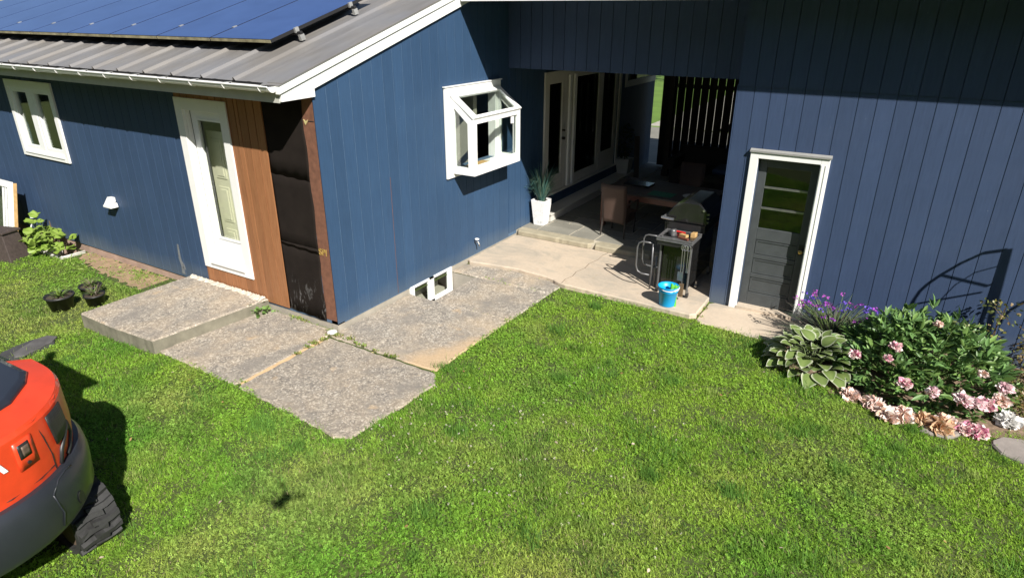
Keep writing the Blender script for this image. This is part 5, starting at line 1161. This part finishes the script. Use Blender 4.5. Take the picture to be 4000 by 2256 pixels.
hood.modifiers.new('es', 'EDGE_SPLIT').split_angle = math.radians(20)
def ins_at(z): return float(np.interp(z, [h[0] for h in HL], [h[1] for h in HL]))
def hp(a, z, o=0.):
    R = RR_ - ins_at(z) + o; return Vector((XC + R * math.cos(a), YC + R * math.sin(a), z))
def hpatch(name, mat, a0, a1, z0, z1, o, par=ex, na=6, nz=4, th=.008, sk=0.):
    mb = MB(); mb.rings([[hp(math.radians(a + sk * (z - z0)), z, o) for a in np.linspace(a0, a1, na)] for z in np.linspace(z0, z1, nz)], False, False, False)
    ob = mb.build(name, mat, par, True); ob.modifiers.new('s', 'SOLIDIFY').thickness = th; return ob
def hline(name, mat, pts, r=.004): MB().tube([hp(math.radians(a), z, .001) for a, z in pts], r, 5).build(name, mat, ex)
hline('hood_seam', 'machine_mesh', [(35, .90), (34, 1.03), (32, 1.2), (30, 1.35)]); hline('hood_seam', 'machine_mesh', [(35, .935), (25, .93), (10, .93), (-10, .93), (-40, .93)])
hline('hood_crease', 'machine_orange', [(-40, 1.345), (-10, 1.345), (10, 1.345), (30, 1.345), (50, 1.345), (70, 1.34)], .006)
gl = hpatch('side_grille', 'machine_mesh', 38, 52, 1.07, 1.31, .006, na=8, sk=-8)
for z in np.linspace(1.08, 1.30, 12): MB().tube([hp(math.radians(a - 8 * (z - 1.09)), z, .012) for a in (38, 42, 46, 49, 52)], .003, 4).build('grille_bar', 'machine_grey', gl)
for a_ in np.linspace(40, 51, 5): MB().tube([hp(math.radians(a_ - 8 * (z - 1.09)), z, .012) for z in (1.08, 1.2, 1.30)], .0025, 4).build('grille_bar', 'machine_grey', gl)
MB().tube([hp(math.radians(a), z, .004) for a, z in ((39, .90), (41, 1.0), (46, 1.06), (52, 1.12), (54, 1.02), (50, .93), (46, .905))], .016, 6).build('rubber_trim', 'black_plastic', ex, True)
lk = hpatch('latch_plate', 'machine_orange', 16.5, 26, 1.08, 1.29, .006, th=.014); hpatch('latch_recess', 'machine_mesh', 18, 23.5, 1.16, 1.265, .010, lk); hpatch('latch_paddle', 'rust_steel', 19.5, 23, 1.175, 1.245, .016, lk)
MB().tube([hp(math.radians(21), 1.115, .0), hp(math.radians(21), 1.115, .016)], .012, 10).build('key_lock', 'machine_mesh', lk)
tn = (hp(math.radians(12), 1.2) - hp(math.radians(4), 1.2)).normalized(); upv = Vector((0, 0, 1))
letters('A', tuple(hp(math.radians(3.6), 1.150, .008)), .17, 'letter_white', ex, tuple(tn), tuple(upv), 'maker_letter')
def cp(a, z, o=0.):
    R = RR_ - float(np.interp(z, [h[0] for h in CWL], [h[1] for h in CWL])) + o; a = math.radians(a); return Vector((XC + R * math.cos(a), YC + R * math.sin(a), z))
mb = MB(); mb.rings([[cp(39 + 2.6 * math.sin(u), .585 + .06 * math.cos(u) - .02 * math.sin(u), .003) for u in np.linspace(0, 2 * PI, 13)[:-1]], [cp(39 + 2.6 * math.sin(u), .585 + .06 * math.cos(u) - .02 * math.sin(u), .006) for u in np.linspace(0, 2 * PI, 13)[:-1]]]); mb.build('tie_hole', 'machine_mesh', ex)
MB().tube([cp(24, .80, .001), cp(25, .70, .002), cp(26.5, .62, .002), cp(25, .52, .001)], .007, 6).build('cast_rib', 'machine_grey', ex, True)
MB().tube([cp(24, .80, .001), cp(30, .86, .0), cp(36, .87, .0), cp(40, .86, .0)], .007, 6).build('cast_rib', 'machine_grey', ex, True)
MB().rings([[(x, y, z) for x, y in plan(i, -.5)] for z, i in ((.30, .42), (.42, .40))]).build('swing_frame', 'machine_dark', ex)
# dark engine-top cover behind the hood crown
cv = [(.96, YC + .60), (1.16, YC + .42), (1.26, YC + .18), (1.26, YC - .3), (1.0, YC - .62), (.2, YC - .62), (.2, YC + .66), (.80, YC + .68)]
MB().rings([[(x, y, z) for x, y in cv] for z in (1.28, 1.41)] + [[(.9 + (x - .9) * .93, YC + (y - YC) * .93, 1.43) for x, y in cv]]).build('engine_cover', 'machine_dark', ex, bevel=.012)
# dark side cover, seat, canopy
MB().rings([[(-.22, YC + .82, z), (-.22, YC + .20, z), (.33, YC + .20, z), (.33, YC + .84, z)] for z in (.90, 1.22)] + [[(-.18, YC + .74, 1.265), (-.18, YC + .22, 1.265), (.31, YC + .22, 1.265), (.31, YC + .78, 1.265)]]).build('side_cover', 'machine_dark', ex, bevel=.02)
bx('floor_plate', 'machine_mesh', ex, -.75, .3, YC - .6, YC + .15, .80, .90); bx('seat_cushion', 'black_plastic', ex, -.15, .3, YC - .45, YC + .05, 1.0, 1.12, bevel=.03); bx('seat_back', 'black_plastic', ex, .25, .36, YC - .43, YC + .03, 1.12, 1.65, bevel=.04)
for y in (YC - .40, YC + .40): MB().tube([(.62, y, 1.1), (.66, y, 1.6), (.60, y, 2.05), (.35, y, 2.16)], .035, 8).build('canopy_post', 'machine_dark', ex, True)
bx('rear_guard', 'machine_dark', ex, .50, .56, YC - .40, YC + .40, 1.57, 2.13)
for y in (YC - .40, YC + .40): MB().tube([(-.55, y, .9), (-.45, y, 1.6), (-.2, y, 2.14)], .03, 8).build('canopy_post', 'machine_dark', ex, True)
MB().rings([[(-.28, YC - .45, 2.14), (.86, YC - .45, 2.14), (.88, YC + .45, 2.14), (-.28, YC + .45, 2.14)], [(-.24, YC - .41, 2.2), (.82, YC - .41, 2.2), (.82, YC + .41, 2.2), (-.24, YC + .41, 2.2)]]).build('canopy_roof', 'machine_grey', ex)
MB().tube([(-.05, YC + .30, 2.2), (-.05, YC + .30, 2.34)], .025, 6).build('beacon_stem', 'machine_dark', ex); MB().lathe((-.05, YC + .30, 2.34), [(.05, 0), (.06, .03), (.055, .10), (.02, .13)], 12).build('beacon', 'machine_orange', ex, True)
for y in (YC - .2, YC + .1): MB().tube([(-.5, y, .9), (-.48, y, 1.3)], .012, 6).build('control_lever', 'machine_mesh', ex)
# boom, arm, bucket, blade
def plate(name, pts, y0, y1, mat): MB().prism([(x, y0, z) for x, z in pts], (0, y1 - y0, 0)).build(name, mat, ex, bevel=.01)
plate('boom', [(-.55, .65), (-.75, .65), (-1.5, 1.9), (-2.4, 2.05), (-2.42, 1.9), (-1.62, 1.68)], YC - .1, YC + .1, 'machine_orange'); plate('dipper_arm', [(-2.3, 2.15), (-2.5, 2.1), (-2.95, .75), (-2.8, .7)], YC - .08, YC + .08, 'machine_orange')
plate('digging_bucket', [(-2.75, .75), (-3.0, .75), (-3.25, .45), (-3.2, .1), (-2.9, -.1), (-2.55, .05), (-2.85, .3)], YC - .3, YC + .3, 'rust_steel'); plate('dozer_blade', [(-1.35, -.12), (-1.25, -.12), (-1.22, .2), (-1.30, .3)], YC - .8, YC + .8, 'machine_orange')
def track(y0, y1):
    x0, x1, zc, r = -.75, .96, .145, .265; P = []
    for i in range(15): a = PI / 2 - PI * i / 14; P.append((x1 + r * math.cos(a), zc + r * math.sin(a)))
    for i in range(15): a = -PI / 2 - PI * i / 14; P.append((x0 + r * math.cos(a), zc + r * math.sin(a)))
    sh_ = lambda q: [(x, z) for x, z in q]
    inn = [(x1 + (r - .05) * math.cos(PI / 2 - PI * i / 14), zc + (r - .05) * math.sin(PI / 2 - PI * i / 14)) for i in range(15)] + [(x0 + (r - .05) * math.cos(-PI / 2 - PI * i / 14), zc + (r - .05) * math.sin(-PI / 2 - PI * i / 14)) for i in range(15)]
    mb = MB(); k = len(P); mb.v = [(x, y0, z) for x, z in P] + [(x, y1, z) for x, z in P] + [(x, y0, z) for x, z in inn] + [(x, y1, z) for x, z in inn]
    for i in range(k):
        j = (i + 1) % k; mb.f += [(i, j, k + j, k + i), (2 * k + j, 2 * k + i, 3 * k + i, 3 * k + j), (j, i, 2 * k + i, 2 * k + j), (k + i, k + j, 3 * k + j, 3 * k + i)]
    tk = mb.build('rubber_track', 'rubber', ex, True); tk.modifiers.new('es', 'EDGE_SPLIT').split_angle = .7
    # chevron lugs around the loop
    per = []; L_ = 0
    pts = P + [P[0]]
    for a, b in zip(pts[:-1], pts[1:]): per.append((L_, Vector((a[0], 0, a[1])), Vector((b[0], 0, b[1])))); L_ += math.hypot(b[0] - a[0], b[1] - a[1])
    def at(s):
        s %= L_
        for l0, a, b in reversed(per):
            if s >= l0: d = (b - a); return a + d.normalized() * (s - l0), d.normalized()
    n = int(L_ / .105)
    for i in range(n):
        for side in (0, 1):
            s = L_ * i / n + side * .05; ya, yb = (y0 + .008, (y0 + y1) / 2 + .05) if side == 0 else ((y0 + y1) / 2 - .05, y1 - .008)
            mb = MB(); rg = []
            for u in np.linspace(0, 1, 4):
                p, d = at(s + .02 * math.sin(u * PI) * (1 if side else -1)); nr = Vector((-d.z, 0, d.x)); nr = nr if nr.dot(p - Vector(((x0 + x1) / 2 if abs(p.x) < .9 else p.x, 0, zc))) > 0 else -nr
                yy = ya + (yb - ya) * u; q = p + Vector((0, yy, 0)); rg.append([q - d * .03 - nr * .004, q + d * .03 - nr * .004, q + d * .022 + nr * .038, q - d * .022 + nr * .038])
            mb.rings(rg); mb.build('track_lug', 'rubber', tk)
    MB().box(x0, x1, y0 + .05, y1 - .05, .04, .28).build('track_frame', 'rust_steel', ex)
    for xx in (x1, x0): MB().tube([(xx, y0 + .03, zc), (xx, y1 - .03, zc)], .205, 20).build('idler_wheel', 'rust_steel', ex)
track(-3.94, -3.62); track(-5.28, -4.96)
bx('axle_frame', 'machine_dark', ex, -.3, .6, -5.0, -3.9, .1, .3)

# ------------------------------------------------------------------ drone hovering at the viewpoint (its shadow lies on the lawn)
D0 = CAM - SD * .32
dr = thing('camera_drone', 'small grey quadcopter drone hovering above the lawn', 'drone', D0)
MB().obox(D0, (.045, .0, 0), (0, .085, 0), (0, 0, .025)).build('drone_body', 'drone_grey', dr, bevel=.01)
for sx in (-1, 1):
    for sy in (-1, 1):
        e = D0 + Vector((sx * .12, sy * .10, .015)); MB().tube([D0 + Vector((sx * .03, sy * .05, 0)), e], .008, 6).build('drone_arm', 'drone_grey', dr); MB().tube([e, e + Vector((0, 0, .03))], .014, 8).build('motor', 'drone_grey', dr)
        MB().obox(e + Vector((0, 0, .034)), (.055, .02 * sy, 0), (-.004, .01, 0), (0, 0, .001)).build('rotor_blade', 'drone_grey', dr)

# ------------------------------------------------------------------ beyond the breezeway
tag(MB().box(-3.2, 4.2, 11.92, 17.8, -.25, .03).build('back_walk', 'bluestone'), kind='structure')
o = MB().box(-60, 60, 42, 48, -.21, -.14); tag(o.build('road', 'asphalt'), kind='structure')
o = MB().box(-2.6, 9, 19, 36, -.2, -.12); tag(o.build('gravel_drive', 'gravel_pale'), kind='structure')
o = MB().box(-30, 30, 12.2, 42, -.21, -.13); tag(o.build('back_lawn', 'far_grass'), kind='structure')
def tree(c, h, r, lab, n=2600, cols=((.05, .10, .025), (.08, .15, .035), (.11, .17, .04))):
    t = thing('tree', lab, 'tree', c, 'trees around the yard'); C0 = Vector(c); mb = MB(); mb.tube([C0, C0 + Vector((.05, 0, h * .35)), C0 + Vector((0, .1, h * .8))], [h * .028, h * .02, h * .006], 8); mb.build('trunk', 'bark', t)
    limbs = MB(); P = []
    for i in range(16):
        a = i * 2.4; z = h * (.28 + .6 * i / 16); e = C0 + Vector((math.cos(a) * r * .75, math.sin(a) * r * .75, z + h * .12)); limbs.tube([C0 + Vector((0, 0, z)), (C0 + Vector((0, 0, z))).lerp(e, .5) + Vector((0, 0, .1)), e], [h * .01, h * .006, h * .002], 5)
        k = n // 16; P.append(np.array(e) + RNG.normal(0, r * .24, (k, 3)))
    limbs.build('limbs', 'bark', t); P = np.concatenate(P); D = RNG.normal(0, 1, P.shape)
    V, F, C = leaves(P, D, RNG.uniform(.16, .30, len(P)), RNG.uniform(.10, .18, len(P)), np.array(cols)[RNG.integers(0, len(cols), len(P))], .8, .2); np_mesh('crown', V, F, 'leaf', t, C)
tree((-6.2, 36, -.15), 8, 3.0, 'leafy tree seen through the gap at the end of the breezeway')

def added_woods():  # unseen trees added behind the viewpoint to shade low sky and fill window reflections
    P = []; C = []
    for i in range(64):
        a = math.radians(-215 + 250 * i / 63 + random.uniform(-1.5, 1.5)); d = random.uniform(30, 40); cx, cy = 3 + d * math.cos(a), -2 + d * math.sin(a); h = random.uniform(11, 15); r = random.uniform(3, 4.4)
        if cy > -4: continue
        k = 420; u = RNG.normal(0, 1, (k, 3)); u /= np.linalg.norm(u, axis=1, keepdims=True)
        P.append(np.array([cx, cy, h * .52]) + u * [r, r, h * .52] * RNG.uniform(.55, 1.05, (k, 1))); C.append(np.array([(.055, .095, .025), (.08, .13, .03), (.04, .07, .022)])[RNG.integers(0, 3, k)])
    P = np.concatenate(P); C = np.concatenate(C)
    V, F, C = leaves(P, RNG.normal(0, 1, P.shape), RNG.uniform(.9, 1.7, len(P)), RNG.uniform(.7, 1.2, len(P)), C, .8, .2)
    tag(np_mesh('added_woods', V, F, 'leaf', None, C), 'unseen belt of trees added behind the viewpoint to shade the low sky', 'added_woods', kind='stuff')
added_woods()
# ------------------------------------------------------------------ lawn
def lawn():
    solid = [[(-.08, -1.52), (.09, -1.52), (.09, -.1), (-.08, -.1)], [(-.1, -.27), (1.72, -.27), (1.72, -.12), (-.1, -.12)], PA, PB, PC1, PC2, PC3, PD, PE, LAND, [(-.1, 1.4), (.6, 1.4), (.6, 2.7), (-.1, 2.7)], [(-14, 0), (0, 0), (0, 12), (-14, 12)], [(3.9, 3.6), (14, 3.6), (14, 12), (3.9, 12)], [(0, 4.5), (4.1, 4.5), (4.1, 12), (0, 12)],
             [(5.25, 2.35), (5.55, 2.0), (6.1, 1.82), (6.8, 1.62), (7.4, 1.85), (8.2, 2.1), (11, 2.3), (11, 3.7), (5.2, 3.7)], [(-7.25, -.46), (-6.3, -.46), (-6.3, 0), (-7.25, 0)], [(6.72, 1.50), (7.12, 1.55), (7.12, 1.72), (6.72, 1.7)], [(7.4, 1.5), (7.8, 1.4), (7.8, 1.85), (7.4, 1.75)], [(-3.22, -2.7), (-2.88, -2.72), (-2.98, -2.1), (-3.1, -2.05), (-3.3, -2.2)]]
    # tiles: world rectangles with a density falling off with distance from the middle of the yard
    # density per tile
    tiles = [(-2.6, 9.3, -5.6, -2.5, 14500), (-3.5, 9.3, -2.5, 0., 13500), (-4.2, 9.3, 0., 3.7, 11500), (-9.2, -3.5, -3.6, 0., 6500), (-5.5, -2.6, -5.6, -2.5, 5000)]
    X = []; Y = []
    for x0, x1, y0, y1, d in tiles:
        n = int((x1 - x0) * (y1 - y0) * d); X.append(RNG.uniform(x0, x1, n)); Y.append(RNG.uniform(y0, y1, n))
    X = np.concatenate(X); Y = np.concatenate(Y)
    # keep what the yard side of the viewpoint can see, with a margin for a step aside
    dx, dy = X - CAM.x, Y - CAM.y; f2 = np.array([FW.x, FW.y]); f2 /= np.linalg.norm(f2); a = dx * f2[0] + dy * f2[1]; s = dx * f2[1] - dy * f2[0]
    ok = (a > 1.6) & (np.abs(s) < a * 1.05 + 1.2)
    X, Y = X[ok], Y[ok]
    jx = X + .09 * (vnoise(X, Y, 5, 3) - .5) * 2 + RNG.normal(0, .02, len(X)); jy = Y + .09 * (vnoise(X, Y, 5, 4) - .5) * 2 + RNG.normal(0, .02, len(X))
    bad = np.zeros(len(X), bool)
    for P in solid: bad |= inpoly(jx, jy, P)
    X, Y = X[~bad], Y[~bad]
    patch_ = vnoise(X, Y, .55, 21); fine = vnoise(X, Y, 2.6, 22); dry = vnoise(X, Y, .8, 23); clump = vnoise(X, Y, 6., 24)
    # thin out where the soil shows (bare strip by the wall)
    bare = inpoly(X, Y, [(-6.3, -.22), (-5.3, -.48), (-4.4, -.56), (-3.2, -.52), (-3.15, .1), (-6.3, .1)]) & (fine < .55)
    keep = (RNG.random(len(X)) < np.where(bare, .12, np.clip(.70 + 3.0 * (clump - .45) - 1.6 * np.clip(vnoise(X, Y, 1.7, 77) - .66, 0, 1), .35, 1.)))
    X, Y, patch_, fine, dry, clump = [q[keep] for q in (X, Y, patch_, fine, dry, clump)]
    n = len(X)
    isclover = (RNG.random(n) < np.clip((vnoise(X, Y, .9, 31) - .42) * 2.6, .05, .40))
    def colour(x, y, fi, dr, pa, k):
        base = np.array([.345, .540, .070])[None] * np.ones((k, 1))
        lush = np.clip((pa - .42) * 3.6, 0, 1)[:, None]; base = base * (1 - lush) + lush * np.array([.225, .455, .062])
        dd = np.clip((dr - .50 + .05 * (x < .5)) * 3.4, 0, 1)[:, None] * .75; base = base * (1 - dd) + dd * np.array([.50, .54, .15])
        dark = np.clip((.44 - fi) * 5., 0, 1)[:, None] * .60; base = base * (1 - dark) + dark * np.array([.125, .260, .055])
        return base * RNG.normal(1, .32, (k, 1)).clip(.25, 1.9)
    # blades
    b = ~isclover; x, y = X[b], Y[b]; k = len(x)
    az = RNG.random(k) * 2 * PI; lean = np.abs(RNG.normal(1.05, .34, k)).clip(.10, 1.46); tall = np.clip((.43 - fine[b]) * 4, 0, 1)
    L_ = RNG.uniform(.020, .044, k) * (1 + .9 * tall) * (.55 + .9 * clump[b]) * (.75 + .5 * patch_[b]); wd = RNG.uniform(.0028, .0062, k) * (1 + .25 * tall)
    z = gz(x, y)
    base = np.stack([x, y, z], 1); wv = np.stack([np.cos(az + 1.57 + RNG.normal(0, .5, k)), np.sin(az + 1.57), np.zeros(k)], 1) * wd[:, None]
    tip = base + np.stack([np.cos(az) * np.sin(lean), np.sin(az) * np.sin(lean), np.cos(lean)], 1) * L_[:, None]
    V = np.stack([base - wv, base + wv, tip], 1).reshape(-1, 3); F = np.arange(3 * k).reshape(-1, 3)
    c = colour(x, y, fine[b], dry[b], patch_[b], k); straw = RNG.random(k) < .05; c[straw] = np.array([.50, .45, .24]) * RNG.uniform(.7, 1.2, (straw.sum(), 1))
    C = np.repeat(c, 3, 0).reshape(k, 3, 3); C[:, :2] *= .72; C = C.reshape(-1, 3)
    # coarser dark tufts and thin worn spots
    nt_ = 420; tx = RNG.uniform(-3., 8.8, nt_); ty = RNG.uniform(-5., 2.9, nt_); bad = np.zeros(nt_, bool)
    for P in solid: bad |= inpoly(tx, ty, P)
    tx, ty = tx[~bad], ty[~bad]; tx, ty = tx[:300], ty[:300]; per = RNG.integers(40, 130, len(tx)); rad = RNG.uniform(.03, .10, len(tx)); hue = RNG.random(len(tx))
    ix = np.repeat(np.arange(len(tx)), per); kk = len(ix); px = tx[ix] + RNG.normal(0, 1, kk) * rad[ix]; py = ty[ix] + RNG.normal(0, 1, kk) * rad[ix]; a2 = RNG.random(kk) * 2 * PI; l2 = np.abs(RNG.normal(.7, .3, kk)); h2 = RNG.uniform(.05, .11, kk)
    b2 = np.stack([px, py, gz(px, py)], 1); w2 = np.stack([np.cos(a2 + 1.57), np.sin(a2 + 1.57), 0 * a2], 1) * RNG.uniform(.002, .0045, kk)[:, None]; t2 = b2 + np.stack([np.cos(a2) * np.sin(l2), np.sin(a2) * np.sin(l2), np.cos(l2)], 1) * h2[:, None]
    c2 = np.where(hue[ix, None] < .7, [[.15, .29, .06]], [[.34, .44, .12]]) * RNG.normal(1, .25, (kk, 1)).clip(.4, 1.7)
    nb = 150; bx_ = RNG.uniform(-1.5, 8.6, nb); by_ = RNG.uniform(-4.6, 2.7, nb); bad = np.zeros(nb, bool)
    for P in solid: bad |= inpoly(bx_, by_, P)
    bx_, by_ = bx_[~bad][:44], by_[~bad][:44]; iy = np.repeat(np.arange(len(bx_)), RNG.integers(140, 340, len(bx_))); k3 = len(iy); r3 = RNG.uniform(.05, .16, len(bx_)); a3 = RNG.random(k3) * 2 * PI; l3 = np.abs(RNG.normal(.6, .3, k3)); h3 = RNG.uniform(.06, .14, k3)
    p3 = bx_[iy] + RNG.normal(0, 1, k3) * r3[iy]; q3 = by_[iy] + RNG.normal(0, 1, k3) * r3[iy] * .8; b3 = np.stack([p3, q3, gz(p3, q3)], 1); w3 = np.stack([np.cos(a3 + 1.57), np.sin(a3 + 1.57), 0 * a3], 1) * RNG.uniform(.002, .0042, k3)[:, None]
    t3 = b3 + np.stack([np.cos(a3) * np.sin(l3), np.sin(a3) * np.sin(l3), np.cos(l3)], 1) * h3[:, None]; c3 = np.array([[.15, .30, .06]]) * RNG.normal(1, .3, (k3, 1)).clip(.3, 1.9)
    b2, w2, t2, c2 = np.concatenate([b2, b3]), np.concatenate([w2, w3]), np.concatenate([t2, t3]), np.concatenate([c2, c3]); kk += k3
    F2 = len(V) + np.arange(3 * kk).reshape(-1, 3); V = np.concatenate([V, np.stack([b2 - w2, b2 + w2, t2], 1).reshape(-1, 3)]); F = np.concatenate([F, F2]); C = np.concatenate([C, np.repeat(c2, 3, 0)])
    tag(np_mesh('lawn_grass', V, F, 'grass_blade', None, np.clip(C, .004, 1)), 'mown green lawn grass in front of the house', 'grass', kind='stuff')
    # clover: three rounded leaflets on a short stalk
    x, y = X[isclover], Y[isclover]; sel = RNG.random(len(x)) < .7; fi, dr_, pa = fine[isclover][sel], dry[isclover][sel], patch_[isclover][sel]; x, y = x[sel], y[sel]; k = len(x)
    hh = RNG.uniform(.022, .045, k); a0 = RNG.random(k) * 2 * PI; VV = []; CC = []
    cc = colour(x, y, np.maximum(fi, .36), dr_, pa, k) * np.array([.84, .90, .95])
    r = RNG.uniform(.0042, .0085, k); nx, ny = RNG.normal(0, .38, (2, k))
    for j in range(3):
        a = a0 + j * 2.094; ca, sa = np.cos(a), np.sin(a); q = []
        for (u, v) in ((.15, 0), (1.0, -.78), (1.75, 0), (1.0, .78)):
            px = (ca * u - sa * v) * r; py = (sa * u + ca * v) * r; q.append(np.stack([x + px, y + py, gz(x, y) + hh + px * nx + py * ny], 1))
        VV.append(np.stack(q, 1)); CC.append(np.repeat(cc[:, None], 4, 1))
    V = np.concatenate(VV).reshape(-1, 3); C = np.concatenate(CC).reshape(-1, 3); F = np.arange(len(V)).reshape(-1, 4)
    tag(np_mesh('lawn_clover', V, F, 'grass_blade', None, np.clip(C, .004, 1)), 'clover growing through the lawn', 'clover', kind='stuff')
    lx = RNG.uniform(-2.5, 8.3, 90); ly = RNG.uniform(-4.8, 2.6, 90); bad = np.zeros(90, bool)
    for P in solid: bad |= inpoly(lx, ly, P)
    lx, ly = lx[~bad], ly[~bad]; k = len(lx); V, F, C = leaves(np.stack([lx, ly, gz(lx, ly) + .05], 1), np.concatenate([RNG.normal(0, 1, (k, 2)), RNG.normal(0, .2, (k, 1))], 1), RNG.uniform(.02, .05, k), RNG.uniform(.012, .03, k), np.array([(.30, .17, .08), (.45, .36, .28), (.36, .24, .10)])[RNG.integers(0, 3, k)], .4, .2)
    tag(np_mesh('leaf_litter', V, F, 'leaf', None, C), 'small dry leaves and petals scattered on the lawn', 'leaves', kind='stuff')
    # white clover heads
    m_ = 170; fx = RNG.uniform(-2.5, 8.3, 2400); fy = RNG.uniform(-4.6, 1.6, 2400); g = vnoise(fx, fy, .5, 51); o_ = np.argsort(-g + RNG.random(2400) * .25)[:m_]; fx, fy = fx[o_], fy[o_]
    bad = np.zeros(m_, bool)
    for P in solid: bad |= inpoly(fx, fy, P)
    fx, fy = fx[~bad], fy[~bad]; V, F, C = merge([bloom((a, b_, float(gz(a, b_)) + .05), .011, [(.72, .68, .58), (.6, .55, .45)], 12, 1.) for a, b_ in zip(fx, fy)])
    tag(np_mesh('clover_heads', V, F, 'petal', None, C), 'tiny white clover heads scattered over the lawn', 'clover flowers', kind='stuff')
lawn()
